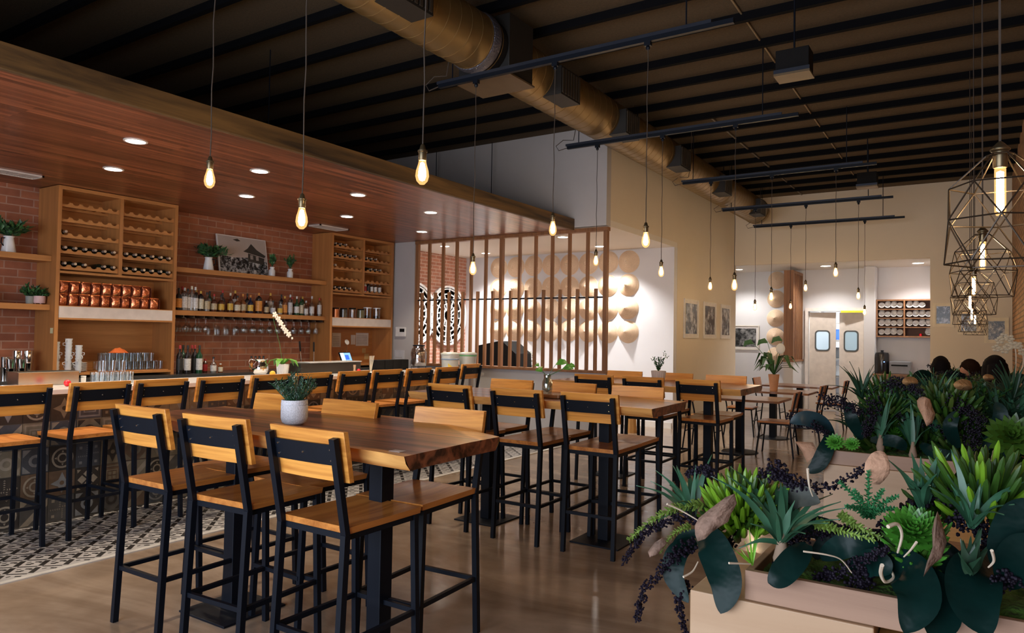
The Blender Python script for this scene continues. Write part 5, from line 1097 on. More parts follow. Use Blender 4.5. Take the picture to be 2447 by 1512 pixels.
def make_pendant():
    t = empty('bulb_pendant'); tag(t, 'x', 'light')
    MB().lathe([(0, -.062), (.012, -.06), (.026, -.045), (.032, -.022), (.029, .005), (.02, .035), (.016, .055), (0, .057)], 18).build('bulb', shell_m, t)
    MB().lathe([(0, -.045), (.012, -.04), (.019, -.02), (.016, .01), (.009, .04), (0, .045)], 10).build('filament', bulb_m, t)
    MB().lathe([(.017, .052), (.019, .056), (.019, .09), (.023, .092), (.023, .1), (.016, .103), (.01, .125), (.005, .13), (0, .13)], 14).build('socket', brass, t)
    return t
pd0 = make_pendant(); pu = False
PB = [(501, 425, 0), (721, 520, 0), (1009, 410, 0), (1130, 640, 1), (1321, 545, 1), (1543, 572, 1), (1424, 622, 2), (1580, 648, 2), (1755, 680, 2), (1697, 683, 3), (1843, 708, 3), (1997, 650, 3), (1804, 733, 4), (1925, 687, 4), (2051, 706, 4), (1889, 731, 5), (2066, 745, 5)]
for u, v, k in PB:
    y = TR[k][0]; p = at(u, v, y=y); idx = [q for q in PB if q[2] == k].index((u, v, k)); lb_ = 'glowing bulb pendant, %s one on the %s track from the camera' % (['left', 'middle', 'right'][idx], ordn(k))
    if not pu: pd0.location = p; pd0['label'] = lb_; pd0['group'] = 'filament bulb pendants'; o = pd0; pu = True
    else:
        o = pd0.copy(); C.objects.link(o); o.location = p; o['label'] = lb_
        for ch in pd0.children:
            if ch.name.startswith('cord') or ch.name.startswith('track'): continue
            c2 = ch.copy(); C.objects.link(c2); c2.parent = o
    L_ = 3.8-p.z; pts = [(.0025*math.sin(q*2.2+u), .0025*math.cos(q*1.9+u), .13+(L_-.13)*q/9) for q in range(10)]; pts[0] = (0, 0, .128); pts[-1] = (0, 0, L_)
    MB().tube(pts, .0035, 5).build('cord', cordm, o)
    MB().box(-.025, .025, -.018, .018, L_-.03, L_).lathe([(.012, L_-.06), (.018, L_-.045), (.012, L_-.03)], 8).build('track_adapter', black, o, smooth=0)
# hanging boxes
for k, (u, v, y) in enumerate(((1898, 152, 6.2), (2073, 430, 11.6))):
    p = at(u, v, y=y); t = empty('ceiling_speaker', p); tag(t, 'black box speaker hung on a rod from the ceiling, the %s one' % ['nearer', 'farther'][k], 'speaker', 'hanging speakers')
    MB().box(-.13, .13, -.09, .1, -.1, .1).build('cabinet', black2, t, smooth=0, bevel=.004); MB().box(-.14, .14, -.11, .1, -.118, -.1).build('base_tray', mat('tray_tan', (.12, .08, .04), .5, .3), t, smooth=0); MB().box(-.14, .14, -.115, -.1, -.1, -.07).build('front_lip', mat('channel_blue', (.03, .035, .05), .4, .5), t, smooth=0)
    MB().tube([(0, 0, .1), (0, 0, 4.595-p.z)], .008, 6).build('rod', black, t)
# ------------------------------------------------------------------ geometric cage pendants over the booths
tube_m = mat('tube_glow', (1, 1, 1), .3, emit=(1, .76, .46), es=TUBE)
cage_m = mat('cage_bronze', (.045, .032, .022), .35, .6)
def make_cage():
    t = empty('cage_pendant'); tag(t, 'x', 'light'); rg = [(.04, .0, 0), (.15, -.105, 0), (.172, -.225, .5), (.165, -.37, 0)]; n = 6
    P = [[Vector((r*math.cos(2*PI*(i+o_)/n), r*math.sin(2*PI*(i+o_)/n), z)) for i in range(n)] for r, z, o_ in rg]; mb = MB()
    def seg(a, b): mb.tube([a, b], .0028, 5)
    for i in range(n):
        j = (i+1) % n; seg(P[0][i], P[0][j]); seg(P[0][i], P[1][i]); seg(P[1][i], P[1][j]); seg(P[1][i], P[2][i]); seg(P[1][j], P[2][i]); seg(P[2][i], P[2][j]); seg(P[2][i], P[3][i]); seg(P[2][i], P[3][j]); seg(P[3][i], P[3][j])
    mb.build('cage', cage_m, t)
    MB().lathe([(0, -.21), (.012, -.208), (.017, -.195), (.017, -.05), (.012, -.03), (0, -.03)], 16).build('tube_bulb', shell_m, t)
    MB().lathe([(0, -.2), (.011, -.19), (.011, -.06), (0, -.055)], 10).build('filament', tube_m, t)
    MB().lathe([(.02, -.045), (.022, -.04), (.022, .01), (.03, .015), (.03, .02), (.012, .04), (0, .05)], 14).build('socket', brass, t); return t
cg0 = make_cage(); cu = False
for k, (u, v, y) in enumerate(((2390, 370, 2.95), (2348, 560, 5.1), (2327, 648, 7.25), (2318, 695, 9.4), (2322, 728, 11.6), (2330, 745, 13.7))):
    p = at(u, v, y=y); lb_ = 'geometric wire cage pendant with a long tube bulb, %s from the camera' % ordn(k)
    if not cu: cg0.location = p; cg0['label'] = lb_; cg0['group'] = 'cage pendants over the booths'; o = cg0; cu = True
    else:
        o = cg0.copy(); C.objects.link(o); o.location = p; o['label'] = lb_; o.rotation_euler = (0, 0, .35*k)
        for ch in cg0.children:
            if ch.name.startswith('cord'): continue
            c2 = ch.copy(); C.objects.link(c2); c2.parent = o
    MB().tube([(0, 0, .045), (0, 0, 4.595-p.z)], .004, 5).build('cord', cordm, o)
# ------------------------------------------------------------------ booth dividers with planter boxes
moss_m = mat('moss', (.04, .1, .008), .95, noise_=(45, .6), bump=(80, 1.0))
PY = [1.755, 3.95, 6.15, 8.35, 10.55]
for k, y in enumerate(PY):
    xl = -.6 if k == 0 else -.66+.03*k*0
    dv = empty('booth_divider', (0, 0, 0)); tag(dv, 'booth divider carrying a planter box, %s from the camera' % ordn(k), 'divider', 'booth dividers')
    MB().box(xl, -.19, y, y+.42, 0, .93).build('end_cabinet', pale_w, dv, smooth=0, bevel=.003)
    MB().box(-.188, XR-.01, y+.03, y+.40, 0, .9).build('bench_back', orange_w, dv, smooth=0, bevel=.003)
    pb = empty('planter_box', (0, 0, 0)); tag(pb, 'pale wooden planter box packed with artificial plants, %s from the camera' % ordn(k), 'planter', 'planter boxes'); x0 = xl+.13 if k == 0 else xl+.0; z0, z1 = .9305, 1.0
    ya, yb_ = y+.012, y+.4; th = .018
    MB().box(x0, XR-.02, ya, ya+th, z0, z1).box(x0, XR-.02, yb_-th, yb_, z0, z1).box(x0, x0+th, ya+th, yb_-th, z0, z1).box(XR-.02-th, XR-.02, ya+th, yb_-th, z0, z1).box(x0+th, XR-.02-th, ya+th, yb_-th, z0, z0+.01).build('box', wood('planter_oak', (.3, .175, .11), (.17, .085, .048), 0, 3, .55, 8, contrast=1.3), pb, smooth=0, bevel=.002)
    nx, ny = 60, 18; vs = []; fs = []
    for j in range(ny+1):
        for i in range(nx+1):
            x = x0+th+(XR-.02-2*th-x0)*i/nx; yy = ya+th+(yb_-ya-2*th)*j/ny; e_ = min(1, min(j, ny-j)/3, min(i, nx-i)/3)
            vs.append((x, yy, .975+.03*e_*(noise.noise((x*7, yy*7, k))+.35)+.012*noise.noise((x*40, yy*40, k))))
    for j in range(ny):
        for i in range(nx): a = j*(nx+1)+i; fs.append((a, a+1, a+nx+2, a+nx+1))
    MB().add(vs, fs).build('moss_bed', moss_m, pb, smooth=180)
for k in range(5):
    y = PY[k]+1.1+.21
    t = empty('booth_table', (-.05, y, 0)); tag(t, 'dark booth table under the %s cage pendant' % ordn(k), 'table', 'booth tables'); MB().box(-.5, .54, -.36, .36, .72, .755).build('tabletop', darkslab, t, smooth=0, bevel=.004); MB().box(-.04, .04, -.04, .04, .02, .72).lathe([(0, 0), (.25, 0), (.24, .015), (0, .02)], 20).build('pedestal', black, t)
# ------------------------------------------------------------------ plant kinds
strapm = mat('strap_leaf', (.0025, .014, .012), .35, noise_=(8, .5), spec=.12, bump=(25, .3))
strapp = mat('strap_underside', (.04, .045, .037), .5, noise_=(60, .4))
agm = mat('agave_leaf', (.03, .105, .055), .45, noise_=(8, .35)); agd = mat('agave_dark', (.014, .045, .022), .45, noise_=(8, .35))
lime = mat('finger_lime', (.13, .27, .015), .35, noise_=(12, .35)); limed = mat('finger_dark', (.025, .07, .008), .4, noise_=(12, .35)); olive = mat('finger_olive', (.05, .085, .012), .5, noise_=(12, .4)); brownleaf = mat('leaf_russet', (.07, .05, .02), .6, noise_=(20, .4))
rosm = mat('rosette_green', (.05, .2, .02), .35, noise_=(15, .3)); berrym = mat('berry_black', (.009, .006, .013), .6, spec=.15, noise_=(60, .5))
sedm = mat('sedum_yellowgreen', (.17, .27, .05), .5, noise_=(40, .3)); sed2 = mat('sedum_green', (.03, .17, .06), .45, noise_=(40, .3)); bark = mat('bark_grey', (.2, .125, .09), .9, noise_=(26, .6), bump=(50, 1)); barkp = mat('bark_pale', (.42, .24, .15), .85, noise_=(12, .25), bump=(60, .6)); twigm = mat('twig_pale', (.6, .5, .38), .7); bulbp = mat('bulb_base', (.22, .15, .1), .8)
def A_(pt, y, dy=0): return at(pt[0], pt[1], y=y+dy)
def curve(pts, n=10):
    """smooth path through the points"""
    o = []; P_ = [pts[0]]+list(pts)+[pts[-1]]
    for i in range(len(pts)-1):
        for q in range(n):
            t = q/n; a, b, c, d = P_[i], P_[i+1], P_[i+2], P_[i+3]
            o.append(.5*((2*b)+(c-a)*t+(2*a-5*b+4*c-d)*t*t+(3*b-a-3*c+d)*t**3))
    o.append(pts[-1]); return o
def agave(name, base, tips, w_, m, label, group=None, bulbous=False, sag=.12, seed=0):
    rg = random.Random(seed); mb = MB(); tips = list(tips)
    if len(tips) < 14: tips += [tips[i].lerp(tips[(i*3+1) % len(tips)], rg.uniform(.25, .6))+Vector((rg.uniform(-.03, .03), rg.uniform(-.08, .08), rg.uniform(-.02, .03))) for i in range(len(tips))]; w_ *= .82
    for i, tp_ in enumerate(tips):
        d = tp_-base; l = d.length; mid = base+d*.5+Vector((0, 0, l*sag)); pts = curve([base, mid, tp_], 5); n = len(pts)
        ws = [w_*(.45+.55*math.sin(PI*min(1, (q/(n-1))*1.25+.15)))*(1-(q/(n-1))**3)+.0004 for q in range(n)]
        mb.mat(0).blade(pts, ws, (rg.uniform(-.3, .3), -.5, 1), .35, .0012)
    o = None
    if bulbous:
        t = empty(name, base); tag(t, label, 'plant', group); o = mb.build('leaves', m, None); o.location = (-base.x, -base.y, -base.z); o.parent = t
        MB().lathe([(0, -.07), (w_*1.6, -.06), (w_*2.2, -.035), (w_*1.3, .0), (w_*.8, .03)], 10).build('bulb_base', bulbp, t); return t
    return tag(mb.build(name, m), label, 'plant', group)
def tipfan(base, r, n, seed, up=.7, flat=1.0):
    rg = random.Random(seed); o = []
    for i in range(n):
        a = 2*PI*i/n+rg.uniform(-.3, .3); e = rg.uniform(.15, 1)*up; l = r*rg.uniform(.75, 1.1)
        o.append(base+Vector((math.cos(a)*math.cos(e)*l, math.sin(a)*math.cos(e)*l*flat, math.sin(e)*l)))
    return o
def fingers(name, c, R, n, m, label, group=None, tilt=(0, -.4, 1), seed=0, rad=.0065):
    rg = random.Random(seed); mb = MB(); up = Vector(tilt).normalized(); q_ = Vector((0, 0, 1)).rotation_difference(up)
    for i in range(n):
        f = (i+.5)/n; e = math.acos(1-f*1.15) if f*1.15 < 1.9 else PI/2; a = i*2.39996; d = q_ @ Vector((math.sin(e)*math.cos(a), math.sin(e)*math.sin(a), math.cos(e))); l = R*(.55+.45*math.sin(e))*rg.uniform(.85, 1.1)
        p0 = c+d*l*.1; p1 = c+d*l*.65-Vector((0, 0, l*.05)); p2 = c+d*l*.95+Vector((0, 0, l*.2)); mb.mat(i % 2 if rg.random() < .5 else 0).tube([p0, p0.lerp(p1, .5), p1, p2, p2+(p2-p1)*.25], [rad*.6, rad, rad*1.1, rad*.8, rad*.15], 6)
    return tag(mb.build(name, m), label, 'plant', group)
def rosette(name, c, R, m, label, group=None, tilt=(0, -.6, 1), layers=4, seed=0):
    mb = MB(); up = Vector(tilt).normalized(); q_ = Vector((0, 0, 1)).rotation_difference(up)
    for L_ in range(layers):
        n = 6+L_*3; e = .25+1.15*L_/(layers-1)
        for i in range(n):
            a = 2*PI*(i+.5*L_)/n; d = q_ @ Vector((math.sin(e)*math.cos(a), math.sin(e)*math.sin(a), math.cos(e))); l = R*(.45+.55*L_/(layers-1)); s_ = q_ @ Vector((0, 0, 1))
            pts = [c+d*l*.08, c+d*l*.45-s_*.02*R, c+d*l*.8, c+d*l+s_*.1*R]; mb.blade(pts, [R*.05, R*.13, R*.12, R*.01], s_, .4, R*.03)
    return tag(mb.build(name, m, smooth=60), label, 'plant', group)
def strap(name, pts, w_, label, group=None, m=None, up=(0, -1, .3), th=.0015, fold=.12):
    pts = curve(pts, 9); n = len(pts); ws = [w_*((.3+.7*math.sin(PI*.5*min(1, 2.2*q/(n-1))))*(1-max(0, (q/(n-1)-.45)/.55)**2.6))+.0006 for q in range(n)]
    mb = MB()
    # two-sided leaf with ribs: split each half in two facets
    k0 = 0; P_ = pts; upv = Vector(up)
    for i, p in enumerate(P_):
        d = (P_[min(i+1, n-1)]-P_[max(i-1, 0)]).normalized(); a = d.cross(upv).normalized(); nn = a.cross(d); w2 = ws[i]
        for s, h in ((-1, fold), (-.5, fold*.15), (0, -.0), (.5, fold*.15), (1, fold)): mb.v.append(tuple(p+a*w2*s+nn*w2*h))
        for s, h in ((1, fold), (.5, fold*.15), (0, 0), (-.5, fold*.15), (-1, fold)): mb.v.append(tuple(p+a*w2*s*.98+nn*(w2*h-th)))
    for i in range(n-1):
        for j in range(10): q = i*10; mb.f.append((q+j, q+(j+1) % 10, q+10+(j+1) % 10, q+10+j)); mb.m.append(0)
    mb.f.append(tuple(range(10))); mb.m.append(0)
    return tag(mb.build(name, m or strapm, smooth=50), label, 'plant', group)
def berries(name, pts, r, dens, label, group=None, size=.0042, seed=0):
    rg = random.Random(seed); pts = curve(pts, 12); mb = MB(); mb.tube(pts, .0015, 4); n = len(pts)
    for i in range(int(dens*.85)):
        f = rg.random(); p = pts[int(f*(n-1))]; d = Vector((rg.gauss(0, 1), rg.gauss(0, 1), rg.gauss(0, 1))).normalized(); rr = r*(1-.55*f)*rg.uniform(.45, 1)
        s_ = size*rg.uniform(.6, 1.1)*(1-.3*f); mb.blob(p+d*rr, s_, 5, 3)
    return tag(mb.build(name, berrym), label, 'plant', group)
def sedum(name, pts, r, n, m, label, group=None, seed=0):
    pts = curve(pts, 12); mb = MB(); mb.tube(pts, .002, 5); k = len(pts)
    for i in range(n):
        f = i/n; ii = int(f*(k-1)); p = pts[ii]; d = (pts[min(ii+1, k-1)]-pts[max(ii-1, 0)]).normalized(); a = d.cross(Vector((0, 0, 1))).normalized(); b = d.cross(a); t = i*2.39996
        o = a*math.cos(t)+b*math.sin(t); q = o*.85+d*.5; rr = r*(1-.5*f); mb.blade([p, p+q*rr*.5, p+q*rr], [rr*.12, rr*.3, rr*.05], d, .3, rr*.1)
    return tag(mb.build(name, m, smooth=60), label, 'plant', group)
def barkpiece(name, outline, y, label, group=None, m=None, warp=.02, th=.006, seed=0):
    """thick curled slice of bark or fungus with the outline given"""
    P_ = [A_(p, y) for p in outline]; c = sum(P_, Vector())/len(P_); mb = MB(); n = len(P_)
    rings = []
    for s in (1, .66, .33):
        rings.append([c+(p-c)*s+Vector((0, warp*math.sin(3*i/n*PI+seed)*s+warp*.8*(1-s*s)*-1, 0)) for i, p in enumerate(P_)])
    for o_ in (0, th):
        k0 = len(mb.v)
        for R_g in rings: mb.v += [tuple(p+Vector((0, o_, 0))) for p in R_g]
        mb.v.append(tuple(c+Vector((0, -warp*.8+o_, 0))))
        for L_ in range(2):
            for i in range(n): a, b = k0+L_*n+i, k0+L_*n+(i+1) % n; f = (a, b, b+n, a+n); mb.f.append(f if not o_ else f[::-1]); mb.m.append(0)
        for i in range(n): f = (k0+2*n+i, k0+2*n+(i+1) % n, k0+3*n); mb.f.append(f if not o_ else f[::-1]); mb.m.append(0)
    K = 3*n+1
    for i in range(n): a, b = i, (i+1) % n; mb.f.append((a, a+K, b+K, b)); mb.m.append(0)
    return tag(mb.build(name, m or bark, smooth=70), label, 'bark', group)
def ellipse(cu, cv, a, b, rot=0, n=18, wob=.08, seed=0):
    rg = random.Random(seed); return [(cu+math.cos(rot)*a*math.cos(t)*(1+w)-math.sin(rot)*b*math.sin(t)*(1+w), cv+math.sin(rot)*a*math.cos(t)*(1+w)+math.cos(rot)*b*math.sin(t)*(1+w)) for t, w in [(2*PI*i/n, rg.uniform(-wob, wob)) for i in range(n)]]
def twig(pts, y, label, r=.0025): return tag(MB().tube(curve([A_(p, y, .03*i) for i, p in enumerate(pts)], 6), [r*(1.1-.5*i/(6*(len(pts)-1))) for i in range(6*(len(pts)-1)+1)], 6).build('dry_twig', twigm), label, 'twig', 'dry twigs')
# ------------------------------------------------------------------ the nearest planter
Y = 1.9; rg = random.Random(12)
def V(u, v, dy=0): return A_((u, v), Y, dy)
N1 = 'in the nearest planter'
agave('spiky_agave', V(1655, 1240), [V(1520, 1160, -.06), V(1567, 1124, .05), V(1608, 1112, .1), V(1600, 1158, -.1), V(1663, 1110, .03), V(1572, 1242, -.12), V(1690, 1120, .12), V(1640, 1150, .2), V(1620, 1200, -.16)], .0098, agm, 'blue-green spiky agave spraying out to the left %s' % N1, None)
fingers('finger_succulent', V(1775, 1235, .05), .125, 95, [lime, limed], 'big lime green succulent with banana-like fingers %s' % N1, None, (-.15, -.35, 1), 3, .0075)
agave('spiky_agave', V(1868, 1300, -.08), [V(1700, 1138, -.05), V(1745, 1115, .1), V(1812, 1140, .04), V(2020, 1213, -.08), V(1990, 1180, .1), V(1980, 1250, -.15), V(1765, 1310, -.12), V(1900, 1195, -.1), V(1940, 1195, .12), V(1840, 1215, .2), V(1925, 1275, -.17), V(1800, 1190, -.12)], .0115, agm, 'blue-green air plant with arching leaves at the front middle %s' % N1, None, True)
agave('spiky_agave', V(2205, 1215, .08), [V(2122, 1098, .1), V(2178, 1150, 0), V(2200, 1090, .12), V(2250, 1075, .05), V(2168, 1168, -.05), V(2240, 1140, .2), V(2225, 1160, -.08)], .013, agm, 'upright agave with broad dark blades above the green rosette %s' % N1)
agave('spiky_agave', V(2322, 1260, -.02), [V(2272, 1072, .0), V(2222, 1165, -.06), V(2250, 1140, .1), V(2310, 1110, .12), V(2352, 1155, .0), V(2440, 1160, .02), V(2425, 1205, -.1), V(2400, 1230, -.15), V(2345, 1130, .2), V(2290, 1180, -.1)], .0105, agm, 'tall agave with long pointed blades at the right %s' % N1)
agave('yucca_clump', V(2315, 1370, -.1), [V(2295, 1285, -.1), V(2320, 1280, -.05), V(2345, 1285, -.12), V(2365, 1300, -.05), V(2290, 1320, -.16), V(2345, 1330, -.17)], .014, agd, 'clump of short upright leaves below the tall right agave %s' % N1, sag=.0)
fingers('finger_succulent', V(2350, 1200, .1), .14, 80, [limed, lime], 'darker finger succulent behind the right agave %s' % N1, None, (.1, -.2, 1), 7, .008)
fingers('finger_succulent', V(2260, 1215, .16), .1, 50, [limed, lime], 'olive fan of finger leaves left of the right agave %s' % N1, None, (-.3, -.2, 1), 9, .006)
rosette('green_rosette', V(2186, 1275, -.06), .068, rosm, 'bright green pointed rosette under the broad agave %s' % N1, None, (.05, -.7, 1), 6)
fingers('finger_succulent', V(2190, 1312, -.04), .075, 60, [rosm, limed], 'drooping green finger skirt below the bright rosette %s' % N1, None, (0, -.8, .25), 5, .005)
strap('strap_leaf', [V(1668, 1275, -.05), V(1700, 1300, -.1), V(1735, 1390, -.15), V(1722, 1466, -.17)], .043, 'largest glossy dark strap leaf hanging over the box edge at the left', 'dark strap leaves')
strap('strap_leaf', [V(1662, 1290, -.0), V(1620, 1320, -.05), V(1610, 1375, -.07), V(1645, 1440, -.08)], .03, 'curled dark strap leaf hanging left of the largest one', 'dark strap leaves')
strap('strap_leaf', [V(1700, 1275, .05), V(1640, 1278, .03), V(1605, 1310, .0)], .012, 'narrow dark leaf edge arching to the left above the hanging straps', 'dark strap leaves')
strap('strap_leaf', [V(1858, 1270, .08), V(1868, 1215, .06), V(1905, 1185, .03), V(1960, 1200, .0)], .035, 'folded leaf with a pale grey underside behind the front air plant', 'dark strap leaves', strapp)
strap('strap_leaf', [V(1930, 1300, -.08), V(1905, 1330, -.13), V(1865, 1375, -.17), V(1835, 1392, -.18)], .03, 'dark leaf hanging below the front air plant', 'dark strap leaves')
strap('strap_leaf', [V(2110, 1365, -.03), V(2165, 1360, -.1), V(2195, 1430, -.18), V(2160, 1512, -.22)], .045, 'broad almost black leaf drooping over the box edge right of the berry spray', 'dark strap leaves')
strap('strap_leaf', [V(2140, 1380, .0), V(2215, 1400, -.08), V(2245, 1470, -.15), V(2230, 1530, -.2)], .045, 'dark leaf tucked behind the broad black one', 'dark strap leaves')
strap('strap_leaf', [V(2370, 1330, .03), V(2330, 1365, -.08), V(2330, 1440, -.16), V(2365, 1520, -.2)], .05, 'wide blue-green leaf drooping at the lower right corner', 'dark strap leaves')
strap('strap_leaf', [V(2365, 1340, .03), V(2290, 1375, -.04), V(2270, 1440, -.1), V(2290, 1530, -.13)], .04, 'blue-green leaf left of the wide corner one', 'dark strap leaves')
strap('strap_leaf', [V(2380, 1350, -.05), V(2420, 1260, -.08), V(2455, 1190, -.1)], .035, 'steel-blue leaf rising at the right picture edge', 'dark strap leaves')
strap('strap_leaf', [V(2400, 1400, -.05), V(2440, 1330, -.1), V(2480, 1280, -.12)], .04, 'black leaf at the right picture edge under the steel-blue one', 'dark strap leaves')
strap('strap_leaf', [V(1960, 1330, -.02), V(2030, 1300, -.05), V(2100, 1300, -.03)], .028, 'dark leaf lying across the middle of the nearest planter', 'dark strap leaves')
strap('strap_leaf', [V(2030, 1355, -.02), V(2090, 1345, -.08), V(2130, 1370, -.1)], .03, 'dark leaf near the middle twig rings', 'dark strap leaves')
BS = [([(1690, 1248), (1610, 1238), (1540, 1275), (1488, 1348)], .022, 300, 'black berry spray arching out to the far left'), ([(1650, 1300), (1600, 1340), (1540, 1410), (1522, 1482)], .025, 330, 'black berry spray drooping at the left below the first'),
      ([(1640, 1395), (1622, 1430), (1632, 1480), (1640, 1540)], .02, 240, 'black berry spray hanging straight down at the left edge of the cabinet'), ([(1735, 1320), (1760, 1270), (1810, 1225), (1850, 1200)], .024, 330, 'black berry spray between the bark slice and the air plant'),
      ([(1850, 1110), (1900, 1150), (1980, 1165), (2075, 1112)], .024, 330, 'black berry spray reaching up behind the middle'), ([(1860, 1345), (1900, 1295), (1980, 1270), (2040, 1260)], .026, 340, 'black berry spray across the middle right of the air plant'),
      ([(1930, 1395), (1990, 1370), (2060, 1340), (2120, 1310)], .026, 360, 'black berry spray lying low over the front edge'), ([(2070, 1360), (2040, 1400), (2005, 1450), (1995, 1530)], .026, 330, 'black berry spray hanging over the box front in the middle'),
      ([(2075, 1370), (2060, 1430), (2050, 1480), (2050, 1530)], .02, 200, 'shorter black berry spray beside the middle one'), ([(2290, 1250), (2320, 1235), (2350, 1265), (2360, 1310)], .03, 330, 'dark berry cluster in front of the tall right agave'),
      ([(2447, 1360), (2400, 1385), (2350, 1420), (2310, 1470)], .03, 360, 'dark berry spray over the wide corner leaf'), ([(1700, 1130), (1680, 1120), (1655, 1125), (1640, 1135)], .018, 150, 'dark berries peeping out behind the left agave'), ([(2160, 1250), (2110, 1260), (2080, 1300), (2090, 1330)], .026, 260, 'dark berries left of the bright rosette'),
      ([(1830, 1130), (1870, 1140), (1900, 1165), (1920, 1200)], .022, 220, 'brownish berry spray behind the lime succulent')]
for k, (pt, r, n, l) in enumerate(BS): berries('berry_spray', [V(u, v, -.05-.03*i if k in (0, 1, 2, 6, 7, 8, 10) else .02*i) for i, (u, v) in enumerate(pt)], r, n*1.1, l, 'black berry sprays', .0048, k)
sedum('sedum_tail', [V(1680, 1205, -.05), V(1610, 1215, -.08), V(1550, 1250, -.1), V(1502, 1290, -.12)], .02, 110, sedm, 'pale green sedum tail arching out above the left berry spray', 'sedum tails')
sedum('sedum_tail', [V(1650, 1255, -.07), V(1610, 1275, -.1), V(1575, 1320, -.12)], .014, 60, sedm, 'short sedum tail under the left berry spray', 'sedum tails')
sedum('sedum_tail', [V(1950, 1250, -.05), V(2000, 1265, -.1), V(2090, 1290, -.08)], .019, 90, sedm, 'pale green sedum tail lying in the middle of the planter', 'sedum tails')
sedum('sedum_tail', [V(2010, 1230, -.03), V(2045, 1255, -.08), V(2105, 1285, -.05)], .018, 80, sedm, 'second sedum tail just above the middle one', 'sedum tails')
for k, (u, v) in enumerate(((2005, 1150), (2040, 1170), (2075, 1125), (2110, 1170), (2145, 1185), (2140, 1215), (2020, 1210))):
    sedum('sedum_sprig', [V(2075, 1235, .05), V((u+2075)/2, (v+1235)/2-8, .03), V(u, v, .0)], .015, 55, sed2, 'emerald sedum sprig %s in the cluster under the pale bark disc' % ['farthest left', 'second from the left', 'pointing straight up', 'fourth from the left', 'upper right', 'lower right', 'lowest at the left'][k], 'emerald sedum sprigs')
barkpiece('bark_slice', [(1754, 1180), (1757, 1205), (1742, 1230), (1735, 1250), (1715, 1262), (1700, 1272), (1688, 1285), (1672, 1290), (1665, 1275), (1661, 1255), (1668, 1238), (1690, 1220), (1710, 1205), (1730, 1190)], Y-.17, 'curled grey-brown bark slice standing above the largest strap leaf', 'bark pieces', bark, .015)
barkpiece('bark_slice', ellipse(2096, 1118, 29, 40, 0, 18, .05, 2)+[], Y+.02, 'pale upright bark disc behind the emerald sedum', 'bark pieces', barkp, .01)
barkpiece('bark_slice', [(2240, 1222), (2250, 1255), (2262, 1300), (2250, 1335), (2225, 1350), (2208, 1372), (2214, 1345), (2228, 1310), (2226, 1270), (2232, 1245)], Y-.15, 'tall narrow twisted bark piece right of the green rosette', 'bark pieces', bark, .02)
barkpiece('bark_slice', [(1582, 1285), (1590, 1300), (1570, 1325), (1556, 1330), (1548, 1318), (1562, 1297)], Y-.18, 'small pale bark chip hanging under the left sprays', 'bark pieces', bark, .008)
barkpiece('bark_slice', [(1900, 1055), (1940, 1058), (1955, 1080), (1930, 1105), (1915, 1080)], Y+2.1, 'speckled bark flap at the left end of the second planter', 'bark pieces', barkp, .02)
twig([(1594, 1204), (1625, 1218), (1668, 1243)], Y-.2, 'pale stick poking out to the left above the sedum tail'); twig([(1742, 1345), (1770, 1346), (1794, 1347)], Y-.2, 'short pale stick lying on the box corner')
twig([(1633, 1378), (1655, 1365), (1668, 1342)], Y-.22, 'bent pale twig in front of the curled strap leaf'); twig([(1920, 1317), (1975, 1325), (2010, 1337), (2035, 1368)], Y-.2, 'long thin twig in the middle of the planter', .002)
twig([(2122, 1258), (2145, 1252), (2155, 1280), (2145, 1320)], Y-.2, 'hooked pale twig left of the green rosette', .004); twig([(2108, 1350), (2105, 1370), (2115, 1390), (2135, 1380), (2128, 1360)], Y-.2, 'pale twig ring beside the broad black leaf', .004)
twig([(2190, 1295), (2175, 1315), (2160, 1330)], Y-.2, 'short diagonal twig under the green rosette'); twig([(2370, 1315), (2375, 1340), (2362, 1355)], Y-.2, 'curled twig at the right under the agave', .003); twig([(1930, 1120), (1934, 1160), (1942, 1185)], Y-.1, 'upright pale stick behind the front air plant', .003)
agave('grass_tuft', V(1798, 1350, -.1), [V(1790, 1260, -.1), V(1812, 1250, -.05), V(1770, 1320, -.15), V(1740, 1300, -.1)], .003, mat('grass_bright', (.15, .38, .02), .5), 'thin bright green blades above the moss at the front', None, sag=0)
# ------------------------------------------------------------------ the second planter
Y = 4.12; N2 = 'in the second planter'
strap('strap_leaf', [V(1990, 1040, -.05), V(1960, 1010, -.12), V(1920, 1000, -.18), V(1888, 1010, -.2)], .042, 'bluish strap leaf pointing left from the second planter', 'dark strap leaves', mat('strap_blue', (.012, .035, .045), .35, noise_=(20, .4)))
strap('strap_leaf', [V(1985, 1030, -.1), V(1975, 1070, -.18), V(1955, 1110, -.2), V(1928, 1128, -.2)], .04, 'black strap leaf hanging off the left end of the second planter', 'dark strap leaves')
for u, v, r, l in ((1996, 1058, .05, 'left of the two'), (2036, 1062, .04, 'right of the two')): rosette('green_rosette', V(u, v, -.19), r, mat('rosette_bright', (.07, .26, .03), .4), 'small bright green rosette at the left edge of the second planter, %s' % l, 'small rosettes', (0, -.9, .6), 4)
for k, (bx_, tips) in enumerate((((2104, 1050), [(2040, 955), (2070, 965), (2090, 940), (2130, 935), (2160, 975), (2145, 1000), (2075, 1000)]), ((2182, 1070), [(2120, 1010), (2150, 940), (2140, 1000), (2205, 960), (2200, 1000), (2225, 1020), (2175, 950)]))):
    agave('air_plant', V(*bx_, -.12), [V(u, v, rg.uniform(-.25, .2)) for u, v in tips], .011, agm, 'air plant with a pale bulbous foot %s, the %s one' % (N2, ['left', 'right'][k]), 'air plants', True)
fingers('finger_succulent', V(2262, 985, -.02), .16, 60, [limed, olive], 'olive finger succulent behind the ruffled bark %s' % N2, None, (0, -.3, 1), 4, .012)
